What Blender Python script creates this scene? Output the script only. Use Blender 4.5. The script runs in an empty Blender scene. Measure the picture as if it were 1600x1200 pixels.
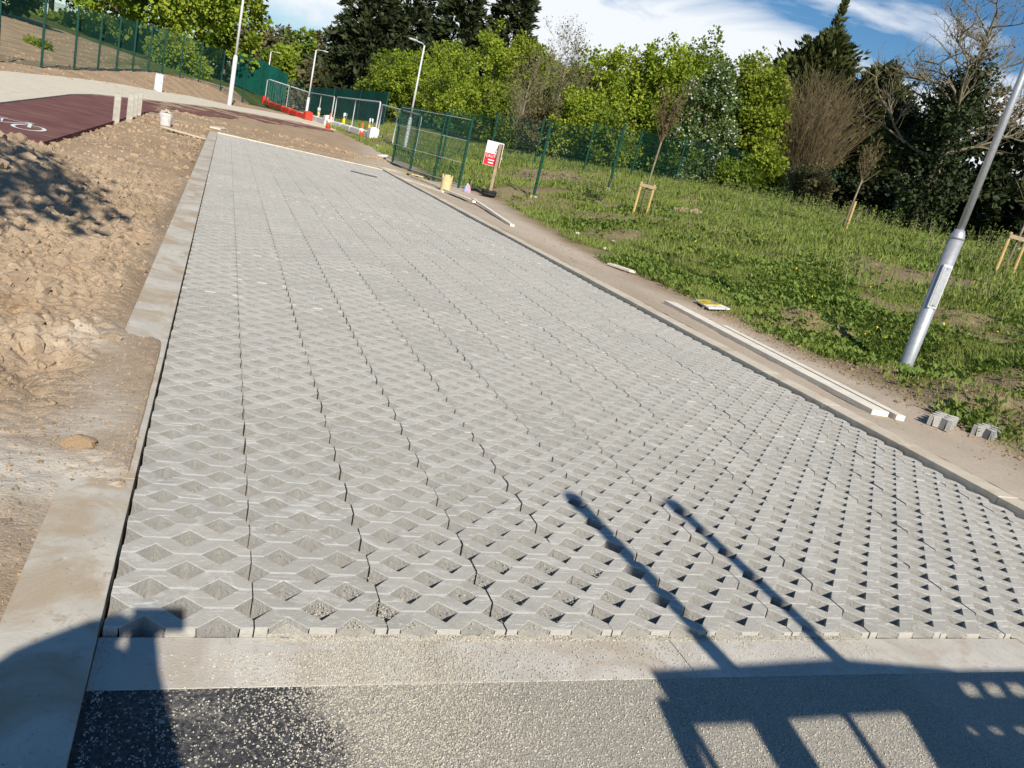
import bpy, bmesh, math, random
import numpy as np
from mathutils import Matrix, Vector
random.seed(7); RNG = np.random.default_rng(7)
S = bpy.context.scene; COL = S.collection
# ------------------------------------------------------------------ camera
F, CX, CY, H = 1240.0, 800.0, 600.0, 1.47
def _axes():
    vp = np.array([357 - CX, 136 - CY, F]); d = vp / np.linalg.norm(vp)
    n = np.cross(d, np.array([1357 - CX, 136 + 247.4 - CY, F])); n /= np.linalg.norm(n)
    up = -n if n[1] > 0 else n
    x = np.cross(d, up); x /= np.linalg.norm(x)
    if x[0] < 0: x = -x
    return np.stack([x, d, up])
M = _axes()
cam = bpy.data.cameras.new('camera'); co = bpy.data.objects.new('camera', cam); COL.objects.link(co)
R3 = Matrix(((M[0][0], -M[0][1], -M[0][2]), (M[1][0], -M[1][1], -M[1][2]), (M[2][0], -M[2][1], -M[2][2])))
co.matrix_world = Matrix.Translation((0, 0, H)) @ R3.to_4x4()
cam.sensor_width = 36; cam.lens = F / 1600 * 36; cam.clip_start = 0.02; cam.clip_end = 3000
S.camera = co
# ------------------------------------------------------------------ light
EL, AZ = math.radians(34.3), math.radians(1.63)      # the sun stands behind the camera
SD = Vector((math.sin(AZ) * math.cos(EL), math.cos(AZ) * math.cos(EL), -math.sin(EL)))   # travel of light
sun = bpy.data.lights.new('sun', 'SUN'); sun.energy = 4.9; sun.angle = math.radians(0.55); sun.color = (1.0, 0.92, 0.80)
so = bpy.data.objects.new('sun', sun); COL.objects.link(so); so.rotation_euler = SD.to_track_quat('-Z', 'Y').to_euler()
W = bpy.data.worlds.new('World'); S.world = W; W.use_nodes = True
wt = W.node_tree; wt.nodes.clear()
def wn(t, **k):
    n = wt.nodes.new(t)
    for a, b in k.items(): setattr(n, a, b)
    return n
sky = wn('ShaderNodeTexSky', sky_type='NISHITA', sun_disc=False, sun_elevation=EL, sun_rotation=math.radians(180) + AZ)
sky.air_density = 1.0; sky.dust_density = 0.15; sky.ozone_density = 3.5
b1 = wn('ShaderNodeBackground'); b1.inputs[1].default_value = 0.074; shs = wn('ShaderNodeHueSaturation'); shs.inputs['Saturation'].default_value = 1.25; wt.links.new(sky.outputs[0], shs.inputs['Color']); wt.links.new(shs.outputs[0], b1.inputs[0])
b2 = wn('ShaderNodeBackground'); b2.inputs[0].default_value = (0.93, 0.96, 1.0, 1); b2.inputs[1].default_value = 0.82
tc = wn('ShaderNodeTexCoord')
def ray(u, v): return M @ np.array([u - CX, v - CY, F])
ra, rb = ray(870, 20), ray(1430, 215); cn = np.cross(ra, rb); cn /= np.linalg.norm(cn)
if cn[2] < 0: cn = -cn
dp = wn('ShaderNodeVectorMath', operation='DOT_PRODUCT'); wt.links.new(tc.outputs['Generated'], dp.inputs[0]); dp.inputs[1].default_value = tuple(cn)
mp = wn('ShaderNodeMapping'); mp.inputs['Scale'].default_value = (1.4, 1.4, 5.0); wt.links.new(tc.outputs['Generated'], mp.inputs[0])
nz = wn('ShaderNodeTexNoise'); nz.inputs['Scale'].default_value = 3.2; nz.inputs['Detail'].default_value = 9; nz.inputs['Roughness'].default_value = 0.55; nz.inputs['Distortion'].default_value = 0.5
wt.links.new(mp.outputs[0], nz.inputs[0])
def wmath(op, a, b=None):
    n = wn('ShaderNodeMath', operation=op)
    for i, q in enumerate((a, b)):
        if q is None: continue
        if isinstance(q, (int, float)): n.inputs[i].default_value = q
        else: wt.links.new(q, n.inputs[i])
    return n.outputs[0]
ab = wmath('ABSOLUTE', dp.outputs['Value'])
band = wmath('SUBTRACT', 0.095, ab)
q = wmath('ADD', wmath('MULTIPLY', band, 6.5), wmath('MULTIPLY', wmath('SUBTRACT', nz.outputs['Fac'], 0.475), 2.2))
rm = wn('ShaderNodeValToRGB'); rm.color_ramp.elements[0].position = 0.0; rm.color_ramp.elements[1].position = 0.42
rm.color_ramp.elements[1].color = (0.95, 0.95, 0.95, 1)
wt.links.new(q, rm.inputs[0])
mx = wn('ShaderNodeMixShader'); wt.links.new(rm.outputs[0], mx.inputs[0]); wt.links.new(b1.outputs[0], mx.inputs[1]); wt.links.new(b2.outputs[0], mx.inputs[2])
wo = wn('ShaderNodeOutputWorld'); wt.links.new(mx.outputs[0], wo.inputs[0])
S.view_settings.view_transform = 'Standard'; S.view_settings.look = 'None'; S.view_settings.gamma = 1; S.view_settings.exposure = 0.33
S.view_settings.use_curve_mapping = False
S.render.engine = 'CYCLES'; S.cycles.transparent_max_bounces = 12; S.cycles.max_bounces = 6
# ------------------------------------------------------------------ noise and ground shape
_T = RNG.random((256, 256))
def vnoise(x, y):
    xi = np.floor(x).astype(int); yi = np.floor(y).astype(int); fx = x - xi; fy = y - yi
    fx = fx * fx * (3 - 2 * fx); fy = fy * fy * (3 - 2 * fy)
    a = _T[xi & 255, yi & 255]; b = _T[(xi + 1) & 255, yi & 255]; c = _T[xi & 255, (yi + 1) & 255]; d = _T[(xi + 1) & 255, (yi + 1) & 255]
    return (a * (1 - fx) + b * fx) * (1 - fy) + (c * (1 - fx) + d * fx) * fy
def fbm(x, y, o=5, g=0.5):
    s = 0; a = 1; t = 0
    for i in range(o):
        s = s + a * vnoise(x * 2 ** i + 17.3 * i, y * 2 ** i + 9.1 * i); t += a; a *= g
    return s / t - 0.5
def worley(x, y, seed=0):
    xi = np.floor(x).astype(int); yi = np.floor(y).astype(int); d = np.full(np.shape(x), 9.0)
    for i in (-1, 0, 1):
        for j in (-1, 0, 1):
            a = xi + i; b = yi + j
            px = a + _T[(a + seed) & 255, b & 255]; py = b + _T[(a + 91 + seed) & 255, (b + 37) & 255]
            d = np.minimum(d, np.hypot(x - px, y - py))
    return d
def sst(a, b, x):
    t = np.clip((np.asarray(x, float) - a) / (b - a), 0, 1); return t * t * (3 - 2 * t)
def zt(X, Y):
    X = np.asarray(X, float); Y = np.asarray(Y, float)
    z = 0.009 * np.clip(Y - 30, 0, 200)
    r = np.interp(X, [8.6, 9.8, 13.8, 18, 21, 25, 31, 60, 200], [0, 0.35, 1.05, 1.55, 1.9, 2.2, 2.5, 3.4, 6])
    z = z + r
    s = ((X + 8.5) * -28 + (Y - 42) * 6.5) / 28.7
    k = np.interp(Y, [40, 47, 62, 90], [0, 0.3, 0.9, 1.0]) * (1 - sst(0, 9, X))
    z = z + k * sst(-2.2, 0.4, s) + 0.10 * np.clip(s - 1.0, 0, 26) * (1 - sst(-4, 9, X))
    return z
def gnd(u, v, z=0.0):
    r = ray(u, v); t = (z - H) / r[2]; return np.array([r[0] * t, r[1] * t, z])
def hit(u, v):
    r = ray(u, v); r = r / np.hypot(r[0], r[1]); D = 1.0
    while D < 220:
        if H + r[2] * D <= float(zt(r[0] * D, r[1] * D)): break
        D += 0.02 + D * 0.002
    return np.array([r[0] * D, r[1] * D, float(zt(r[0] * D, r[1] * D))])
def far(u, v, D):
    r = ray(u, v); r = r / np.hypot(r[0], r[1]); return np.array([r[0] * D, r[1] * D, H + r[2] * D])
def inview(P, m=0):
    c = (np.asarray(P, float) - np.array([0, 0, H])) @ M
    z = np.maximum(c[..., 2], 1e-3)
    u = CX + F * c[..., 0] / z; v = CY + F * c[..., 1] / z
    return (c[..., 2] > 0.1) & (u > -m) & (u < 1600 + m) & (v > -m) & (v < 1200 + m)
# ------------------------------------------------------------------ materials
MT = {}
def mat(name, base, rough=0.8, var=0.15, scale=8.0, bump=0.0, bscale=None, metal=0.0, c2=None, objvar=0.0, tint=None, trans=0.0, detail=6, attr=None, coord='Object', spec=0.15):
    m = bpy.data.materials.new(name); m.use_nodes = True; nt = m.node_tree; ns = nt.nodes; L = nt.links
    p = ns['Principled BSDF']; p.inputs['Roughness'].default_value = rough; p.inputs['Metallic'].default_value = metal
    p.inputs['Specular IOR Level'].default_value = spec
    t = ns.new('ShaderNodeTexCoord'); vec = t.outputs['Object']
    if coord == 'World': g = ns.new('ShaderNodeNewGeometry'); vec = g.outputs['Position']
    n = ns.new('ShaderNodeTexNoise'); n.inputs['Scale'].default_value = scale; n.inputs['Detail'].default_value = detail; n.inputs['Roughness'].default_value = 0.6
    L.new(vec, n.inputs['Vector'])
    mix = ns.new('ShaderNodeMix'); mix.data_type = 'RGBA'
    a = tuple(max(0, c * (1 - var)) for c in base); b = tuple(min(1, c * (1 + var)) for c in base) if c2 is None else c2
    mix.inputs[6].default_value = (*a, 1); mix.inputs[7].default_value = (*b, 1)
    r = ns.new('ShaderNodeValToRGB'); r.color_ramp.elements[0].position = 0.33; r.color_ramp.elements[1].position = 0.67
    L.new(n.outputs['Fac'], r.inputs[0]); L.new(r.outputs[0], mix.inputs[0])
    out = mix.outputs[2]
    if objvar:
        oi = ns.new('ShaderNodeObjectInfo'); hs = ns.new('ShaderNodeHueSaturation'); mr = ns.new('ShaderNodeMapRange')
        mr.inputs[3].default_value = 1 - objvar; mr.inputs[4].default_value = 1 + objvar
        L.new(oi.outputs['Random'], mr.inputs[0]); L.new(mr.outputs[0], hs.inputs['Value']); L.new(out, hs.inputs['Color']); out = hs.outputs[0]
    if tint:
        at = ns.new('ShaderNodeAttribute'); at.attribute_name = 'tint'; m2 = ns.new('ShaderNodeMix'); m2.data_type = 'RGBA'
        m2.inputs[7].default_value = (*tint, 1); L.new(at.outputs['Fac'], m2.inputs[0]); L.new(out, m2.inputs[6]); out = m2.outputs[2]
    L.new(out, p.inputs['Base Color'])
    if bump:
        nb = ns.new('ShaderNodeTexNoise'); nb.inputs['Scale'].default_value = bscale or scale * 6; nb.inputs['Detail'].default_value = 8; L.new(vec, nb.inputs['Vector'])
        bp = ns.new('ShaderNodeBump'); bp.inputs['Strength'].default_value = bump; bp.inputs['Distance'].default_value = 0.01
        L.new(nb.outputs['Fac'], bp.inputs['Height']); L.new(bp.outputs[0], p.inputs['Normal'])
    if trans:
        o = ns['Material Output']; tr = ns.new('ShaderNodeBsdfTranslucent'); ms = ns.new('ShaderNodeMixShader'); ms.inputs[0].default_value = trans
        L.new(out, tr.inputs[0]); L.new(p.outputs[0], ms.inputs[1]); L.new(tr.outputs[0], ms.inputs[2]); L.new(ms.outputs[0], o.inputs[0])
    m['col_out'] = 0; MT[name] = m; return m
class NT:
    """small wrapper for hand-wired materials"""
    def __init__(s, name, rough=0.85, spec=0.08):
        s.m = bpy.data.materials.new(name); s.m.use_nodes = True; s.ns = s.m.node_tree.nodes; s.L = s.m.node_tree.links
        s.p = s.ns['Principled BSDF']; s.p.inputs['Roughness'].default_value = rough; s.p.inputs['Specular IOR Level'].default_value = spec
        s.pos = s.ns.new('ShaderNodeNewGeometry').outputs['Position']; MT[name] = s.m
    def noise(s, scale, det=6, rough=0.6, stretch=None, dist=0.0):
        v = s.pos
        if stretch: mpn = s.ns.new('ShaderNodeMapping'); mpn.inputs['Scale'].default_value = stretch; s.L.new(v, mpn.inputs[0]); v = mpn.outputs[0]
        n = s.ns.new('ShaderNodeTexNoise'); n.inputs['Scale'].default_value = scale; n.inputs['Detail'].default_value = det; n.inputs['Roughness'].default_value = rough; n.inputs['Distortion'].default_value = dist
        s.L.new(v, n.inputs['Vector']); return n.outputs['Fac']
    def voro(s, scale, feat='F1', out='Distance'):
        n = s.ns.new('ShaderNodeTexVoronoi'); n.inputs['Scale'].default_value = scale; n.feature = feat; s.L.new(s.pos, n.inputs['Vector']); return n.outputs[out]
    def ramp(s, x, a, b):
        r = s.ns.new('ShaderNodeMapRange'); r.inputs[1].default_value = a; r.inputs[2].default_value = b; r.interpolation_type = 'SMOOTHSTEP'; s.L.new(x, r.inputs[0]); return r.outputs[0]
    def mix(s, f, a, b):
        n = s.ns.new('ShaderNodeMix'); n.data_type = 'RGBA'
        for i, q in ((0, f), (6, a), (7, b)):
            if isinstance(q, tuple): n.inputs[i].default_value = (*q, 1)
            elif isinstance(q, (int, float)): n.inputs[i].default_value = q
            else: s.L.new(q, n.inputs[i])
        return n.outputs[2]
    def math(s, op, a, b):
        n = s.ns.new('ShaderNodeMath'); n.operation = op
        for i, q in enumerate((a, b)):
            if isinstance(q, (int, float)): n.inputs[i].default_value = q
            else: s.L.new(q, n.inputs[i])
        return n.outputs[0]
    def attr(s, name):
        a = s.ns.new('ShaderNodeAttribute'); a.attribute_name = name; return a.outputs['Fac']
    def bump(s, h, strength, dist=0.01):
        b = s.ns.new('ShaderNodeBump'); b.inputs['Strength'].default_value = strength; b.inputs['Distance'].default_value = dist
        s.L.new(h, b.inputs['Height']); s.L.new(b.outputs[0], s.p.inputs['Normal'])
    def rnd(s): return s.ns.new('ShaderNodeObjectInfo').outputs['Random']
    def col(s, c): s.L.new(c, s.p.inputs['Base Color']); return s.m
# grass paver concrete with dust
n = NT('paver_concrete', 0.9)
c = n.mix(n.rnd(), (0.425, 0.408, 0.36), (0.535, 0.513, 0.45))
c = n.mix(n.ramp(n.noise(0.9, 6, 0.65, dist=0.8), 0.40, 0.60), c, (0.49, 0.47, 0.42))
c = n.mix(n.math('MULTIPLY', n.ramp(n.noise(7, 7, 0.7, dist=0.5), 0.50, 0.66), 0.55), c, (0.35, 0.335, 0.30))
c = n.mix(n.math('MULTIPLY', n.ramp(n.noise(5.5, 8, 0.72, (1, 1.7, 1), 1.2), 0.52, 0.64), 0.75), c, (0.62, 0.60, 0.545))
c = n.mix(n.math('MULTIPLY', n.ramp(n.noise(13, 7, 0.68, (0.45, 2.6, 1), 1.8), 0.57, 0.64), 0.85), c, (0.72, 0.70, 0.65))
c = n.mix(n.ramp(n.noise(210, 3), 0.58, 0.72), c, (0.29, 0.28, 0.255))
n.bump(n.noise(120, 7, 0.75), 0.7, 0.006); n.col(c)
n = NT('dust_line', 0.95); c = n.mix(n.noise(30, 4), (0.46, 0.445, 0.40), (0.80, 0.78, 0.72)); n.col(c)
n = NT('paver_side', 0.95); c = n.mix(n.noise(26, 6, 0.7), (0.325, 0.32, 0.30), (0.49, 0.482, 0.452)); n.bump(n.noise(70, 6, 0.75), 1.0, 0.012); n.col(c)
n = NT('paver_front_sunlit', 0.95); c = n.mix(n.noise(35, 6, 0.75), (0.40, 0.385, 0.35), (0.58, 0.56, 0.51)); n.bump(n.noise(90, 5, 0.75), 0.8, 0.008); n.col(c)  # sunlit look of the front faces put into a lighter concrete colour
n = NT('grit_bed', 0.95); c = n.mix(n.noise(120, 4, 0.7), (0.33, 0.31, 0.27), (0.56, 0.53, 0.47)); n.bump(n.noise(120, 4, 0.7), 0.8, 0.008); n.col(c)
# tan building-site earth
def earth(name, ca, cb, cc, grass=None, pale=False):
    n = NT(name, 0.97, 0.1)
    c = n.mix(n.ramp(n.noise(0.9, 6, dist=0.4), 0.36, 0.64), ca, cb)
    c = n.mix(n.ramp(n.noise(14, 7, 0.7), 0.52, 0.74), c, cc)
    c = n.mix(n.math('MULTIPLY', n.ramp(n.noise(75, 4, 0.7), 0.53, 0.66), 0.6), c, tuple(x * 0.5 for x in ca)); c = n.mix(n.math('MULTIPLY', n.ramp(n.noise(48, 4, 0.7), 0.58, 0.68), 0.5), c, tuple(min(1, x * 1.35) for x in cb))
    if pale:
        c = n.mix(n.attr('pale'), c, n.mix(n.noise(25, 5), *(pale if isinstance(pale, tuple) else ((0.42, 0.38, 0.31), (0.66, 0.61, 0.53)))))
    if grass:
        g = n.mix(n.ramp(n.noise(2.2, 6), 0.35, 0.65), (0.085, 0.115, 0.026), (0.15, 0.165, 0.045)); c = n.mix(n.attr('grass'), c, g)
    h = n.math('ADD', n.math('MULTIPLY', n.noise(90, 4, 0.7), 0.8), n.math('MULTIPLY', n.noise(30, 4), 0.6))
    n.bump(h, 0.8, 0.010); n.col(c)
earth('earth_tan', (0.315, 0.235, 0.157), (0.405, 0.31, 0.213), (0.51, 0.41, 0.30), pale=True)
earth('earth_far', (0.335, 0.242, 0.155), (0.42, 0.312, 0.205), (0.50, 0.385, 0.265), grass=True, pale=True)
earth('verge_soil', (0.24, 0.175, 0.11), (0.33, 0.245, 0.16), (0.42, 0.33, 0.23), grass=True, pale=((0.47, 0.39, 0.30), (0.58, 0.50, 0.40)))
n = NT('ground_grass', 0.95, 0.1); c = n.mix(n.ramp(n.noise(0.35, 6), 0.35, 0.65), (0.055, 0.085, 0.02), (0.11, 0.13, 0.04)); n.bump(n.noise(9, 6), 0.8, 0.05); n.col(c)
# compacted asphalt with grit
n = NT('asphalt', 0.8, 0.35)
vor = n.voro(125); stone = n.mix(n.voro(125, 'F1', 'Color'), (0.02, 0.02, 0.022), (0.10, 0.10, 0.105))
chips = n.mix(n.ramp(n.noise(90, 3), 0.60, 0.66), stone, (0.46, 0.44, 0.39))
dustm = n.ramp(n.math('ADD', n.attr('dust'), n.math('MULTIPLY', n.math('SUBTRACT', n.noise(75, 5, 0.75), 0.5), 2.2)), 0.05, 1.0)
vv = n.ramp(vor, 0.25, 0.60)
c = n.mix(n.math('MULTIPLY', dustm, n.math('ADD', n.math('MULTIPLY', vv, -0.28), 1.0)), chips, n.mix(n.noise(140, 3), (0.46, 0.42, 0.345), (0.65, 0.605, 0.51)))
n.bump(n.math('ADD', n.math('MULTIPLY', n.noise(170, 5, 0.75), 1.5), n.noise(75, 5, 0.75)), 0.8, 0.006); n.col(c)
def concrete(name, ca, cb, dirt, amt=(0.55, 0.75), bump=0.25):
    n = NT(name, 0.9); c = n.mix(n.ramp(n.noise(3, 8, 0.7, dist=0.3), 0.35, 0.65), ca, cb)
    c = n.mix(n.math('MULTIPLY', n.ramp(n.noise(22, 8, 0.75, dist=0.6), 0.55, 0.66), 0.7), c, tuple(x * 0.78 for x in dirt))
    c = n.mix(n.math('MULTIPLY', n.ramp(n.noise(40, 6, 0.7), 0.60, 0.70), 0.6), c, tuple(min(1, x * 1.25) for x in cb))
    c = n.mix(n.ramp(n.noise(2.3, 7, 0.65, dist=0.8), *amt), c, dirt)
    c = n.mix(n.ramp(n.noise(70, 4), 0.66, 0.74), c, tuple(x * 0.45 for x in ca))
    n.bump(n.noise(130, 6), bump, 0.005); n.col(c)
concrete('kerb_concrete', (0.47, 0.445, 0.385), (0.57, 0.54, 0.465), (0.42, 0.345, 0.25), (0.44, 0.62))
concrete('strip_concrete', (0.50, 0.475, 0.42), (0.60, 0.57, 0.505), (0.46, 0.40, 0.32), (0.46, 0.66), 0.4)
concrete('path_concrete', (0.60, 0.545, 0.43), (0.69, 0.63, 0.505), (0.50, 0.42, 0.31))
concrete('kerb_right', (0.56, 0.50, 0.40), (0.63, 0.565, 0.455), (0.50, 0.42, 0.31), (0.45, 0.65))
n = NT('red_tarmac', 0.9); c = n.mix(n.ramp(n.noise(1.2, 5), 0.35, 0.65), (0.15, 0.066, 0.062), (0.195, 0.095, 0.085))
c = n.mix(n.ramp(n.noise(2.0, 7, 0.7, (0.35, 2.0, 1)), 0.50, 0.74), c, (0.30, 0.21, 0.155)); n.bump(n.noise(90, 4), 0.4, 0.006); n.col(c)
mat('white_paint', (0.78, 0.78, 0.75), 0.6, 0.08, 9)
mat('galvanised', (0.44, 0.46, 0.49), 0.5, 0.10, 22, 0.04, 60, 0.5)
mat('galv_dull', (0.60, 0.61, 0.62), 0.5, 0.1, 10, 0, None, 0.1)
mat('fence_green', (0.008, 0.055, 0.042), 0.5, 0.1, 4)
mat('screen_green', (0.004, 0.075, 0.060), 0.7, 0.22, 3, 0.2, 40)
mat('timber_pale', (0.62, 0.53, 0.40), 0.75, 0.16, 6, 0.2, 60)
mat('timber_white', (0.78, 0.72, 0.60), 0.75, 0.12, 5, 0.2, 60)
mat('timber_old', (0.33, 0.255, 0.165), 0.85, 0.22, 7, 0.3, 50)
mat('stake_wood', (0.50, 0.36, 0.16), 0.8, 0.15, 7, 0.2, 50)
mat('timber_dark', (0.10, 0.075, 0.055), 0.85, 0.2, 9)
mat('bollard_wood', (0.40, 0.38, 0.33), 0.85, 0.2, 9, 0.3, 60)
mat('plastic_red', (0.66, 0.055, 0.035), 0.5, 0.08, 5)
mat('plastic_orange', (0.72, 0.12, 0.03), 0.5, 0.08, 5)
mat('plastic_white', (0.76, 0.76, 0.74), 0.5, 0.08, 5)
mat('plastic_yellow', (0.78, 0.60, 0.02), 0.5, 0.06, 5)
mat('sign_red', (0.62, 0.03, 0.04), 0.45, 0.05, 5)
mat('sign_white', (0.80, 0.80, 0.78), 0.45, 0.05, 5)
mat('black_print', (0.02, 0.02, 0.02), 0.5, 0.1, 5)
mat('rubber', (0.03, 0.03, 0.03), 0.8, 0.2, 20)
mat('grey_block', (0.30, 0.30, 0.29), 0.85, 0.12, 9, 0.2)
mat('cabinet_white', (0.66, 0.68, 0.68), 0.55, 0.06, 5)
mat('bucket_white', (0.62, 0.58, 0.56), 0.6, 0.2, 9)
mat('rubble', (0.48, 0.42, 0.32), 0.9, 0.3, 9, 0.5)
mat('pipe_cream', (0.62, 0.50, 0.27), 0.7, 0.12, 8)
mat('pink_plastic', (0.60, 0.30, 0.42), 0.5, 0.1, 8); mat('blue_plastic', (0.34, 0.40, 0.62), 0.5, 0.1, 8)
mat('iron', (0.10, 0.10, 0.10), 0.6, 0.2, 30, 0, None, 0.4)
mat('stone_white', (0.62, 0.59, 0.53), 0.9, 0.2, 12, 0.5)
mat('soil_clod', (0.40, 0.285, 0.18), 0.97, 0.25, 10, 0.6, 40, objvar=0.1)
mat('grit', (0.50, 0.47, 0.40), 0.9, 0.35, 300, coord='World')
mat('brick_bit', (0.45, 0.14, 0.06), 0.9, 0.2, 60)
mat('bark', (0.14, 0.115, 0.085), 0.95, 0.3, 6, 0.8, 20)
mat('bark_pale', (0.21, 0.18, 0.125), 0.9, 0.25, 8, 0.4, 30)
mat('twig_brown', (0.15, 0.115, 0.065), 0.95, 0.25, 3)
mat('twig_grey', (0.27, 0.235, 0.165), 0.95, 0.25, 3)
def leaf(name, a, tint, tr=0.35): return mat(name, a, 0.65, 0.25, 0.5, tint=tint, trans=tr, spec=0.25)
leaf('leaf_bright', (0.175, 0.265, 0.022), (0.36, 0.43, 0.045))
leaf('leaf_mid', (0.125, 0.20, 0.020), (0.24, 0.31, 0.036))
leaf('leaf_yellow', (0.17, 0.235, 0.020), (0.31, 0.365, 0.042))
leaf('leaf_blossom', (0.09, 0.155, 0.04), (0.18, 0.25, 0.08))
leaf('leaf_olive', (0.13, 0.125, 0.05), (0.20, 0.18, 0.085))
leaf('leaf_dark', (0.016, 0.028, 0.010), (0.035, 0.050, 0.016), 0.1)
leaf('leaf_conifer', (0.024, 0.036, 0.014), (0.055, 0.070, 0.024), 0.1)
leaf('leaf_cypress', (0.040, 0.058, 0.018), (0.10, 0.11, 0.03), 0.15)
leaf('leaf_ivy', (0.018, 0.032, 0.010), (0.04, 0.06, 0.018), 0.1)
leaf('leaf_bud', (0.16, 0.105, 0.055), (0.17, 0.17, 0.045))
leaf('grass_blade', (0.155, 0.225, 0.036), (0.34, 0.38, 0.105), 0.3)
leaf('weed_leaf', (0.12, 0.20, 0.035), (0.23, 0.30, 0.06), 0.3)
leaf('dry_stem', (0.22, 0.19, 0.095), (0.33, 0.28, 0.16), 0.2)
mat('blossom_white', (0.72, 0.72, 0.64), 0.7, 0.05, 5, trans=0.3)
mat('dandelion', (0.75, 0.55, 0.02), 0.7, 0.05, 5)
mat('jacket', (0.03, 0.05, 0.10), 0.9, 0.1, 9); mat('skin', (0.55, 0.36, 0.27), 0.6, 0.05, 9); mat('phone_black', (0.02, 0.02, 0.02), 0.3, 0.05, 9)
mat('steel_grey', (0.20, 0.21, 0.22), 0.6, 0.1, 6, 0, None, 0.5)
# ------------------------------------------------------------------ mesh helpers
def link(name, me, mats, parent=None):
    o = bpy.data.objects.new(name, me); COL.objects.link(o)
    if isinstance(mats, str): mats = [mats]
    if me is not None and not me.materials:
        for m in mats: me.materials.append(MT[m])
    if parent: o.parent = parent
    return o
def arr_mesh(name, V, Fa, mi=None, attrs=None, smooth=False):
    """fast mesh from arrays; Fa is (n,3) or (n,4)"""
    V = np.asarray(V, np.float32); Fa = np.asarray(Fa, np.int32); k = Fa.shape[1]
    me = bpy.data.meshes.new(name); me.vertices.add(len(V)); me.vertices.foreach_set('co', V.ravel())
    me.loops.add(Fa.size); me.loops.foreach_set('vertex_index', Fa.ravel())
    me.polygons.add(len(Fa)); me.polygons.foreach_set('loop_start', np.arange(len(Fa), dtype=np.int32) * k)
    if mi is not None: me.polygons.foreach_set('material_index', np.asarray(mi, np.int32))
    me.polygons.foreach_set('use_smooth', np.full(len(Fa), smooth))
    me.update(calc_edges=True)
    for a, d in (attrs or {}).items():
        t = me.attributes.new(a, 'FLOAT', 'POINT'); t.data.foreach_set('value', np.asarray(d, np.float32))
    return me
def py_mesh(name, V, Fa, mi=None, smooth=False):
    me = bpy.data.meshes.new(name); me.from_pydata([tuple(v) for v in V], [], Fa); me.update()
    if mi is not None: me.polygons.foreach_set('material_index', mi)
    if smooth: me.polygons.foreach_set('use_smooth', [True] * len(me.polygons))
    return me
class B:
    """collects simple solids into one mesh"""
    def __init__(s): s.V = []; s.F = []; s.mi = []; s.cm = 0
    def add(s, V, Fa):
        o = len(s.V); s.V += [tuple(v) for v in V]; s.F += [[i + o for i in f] for f in Fa]; s.mi += [s.cm] * len(Fa); return s
    def box(s, c, d, rz=0, bev=0.0, rot=None):
        bm = bmesh.new(); bmesh.ops.create_cube(bm, size=1)
        for v in bm.verts: v.co = Vector((v.co.x * d[0], v.co.y * d[1], v.co.z * d[2]))
        if bev: bmesh.ops.bevel(bm, geom=bm.edges[:], offset=bev, segments=1, affect='EDGES')
        R = rot if rot is not None else Matrix.Rotation(rz, 3, 'Z')
        bm.verts.index_update()
        V = [Vector(c) + R @ v.co for v in bm.verts]; Fa = [[v.index for v in f.verts] for f in bm.faces]; bm.free(); return s.add(V, Fa)
    def tube(s, P, r, n=8, cap=True):
        P = [Vector(p) for p in P]; r = r if hasattr(r, '__len__') else [r] * len(P); V = []; Fa = []
        for i, p in enumerate(P):
            d = (P[min(i + 1, len(P) - 1)] - P[max(i - 1, 0)]); d = d.normalized() if d.length > 1e-9 else Vector((0, 0, 1))
            a = d.orthogonal().normalized() if i == 0 else (a - d * a.dot(d)).normalized()
            b = d.cross(a)
            for k in range(n):
                t = 2 * math.pi * k / n; V.append(p + (a * math.cos(t) + b * math.sin(t)) * r[i])
        for i in range(len(P) - 1):
            for k in range(n): Fa.append([i * n + k, i * n + (k + 1) % n, (i + 1) * n + (k + 1) % n, (i + 1) * n + k])
        if cap: Fa.append(list(range(n))[::-1]); Fa.append([(len(P) - 1) * n + k for k in range(n)])
        return s.add(V, Fa)
    def obj(s, name, mats, parent=None, smooth=False): return link(name, py_mesh(name, s.V, s.F, s.mi, smooth), mats, parent)
def empty(name, loc=(0, 0, 0), rz=0):
    o = bpy.data.objects.new(name, None); COL.objects.link(o); o.location = tuple(float(x) for x in loc); o.rotation_euler.z = rz; o.empty_display_size = 0.1; return o
def tag(o, label=None, cat=None, group=None, kind=None):
    for k, v in (('label', label), ('category', cat), ('group', group), ('kind', kind)):
        if v: o[k] = v
    return o
def copy_tree(o, parent=None):
    c = o.copy(); COL.objects.link(c); c.parent = parent
    for ch in list(o.children): copy_tree(ch, c)
    return c
def grid(name, xs, ys, zf, mats, attrf=None, keep=None, smooth=True):
    X, Y = np.meshgrid(xs, ys); Z = zf(X, Y); nx, ny = len(xs), len(ys)
    V = np.stack([X, Y, Z], -1).reshape(-1, 3); i = np.arange(ny - 1)[:, None] * nx + np.arange(nx - 1)[None]
    Fa = np.stack([i, i + 1, i + nx + 1, i + nx], -1).reshape(-1, 4)
    if keep is not None:
        cx = (X[:-1, :-1] + X[1:, 1:]) / 2; cy = (Y[:-1, :-1] + Y[1:, 1:]) / 2; Fa = Fa[keep(cx, cy).ravel()]
    at = {k: f(X, Y).ravel() for k, f in (attrf or {}).items()}
    return link(name, arr_mesh(name, V, Fa, None, at, smooth), mats)
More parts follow.
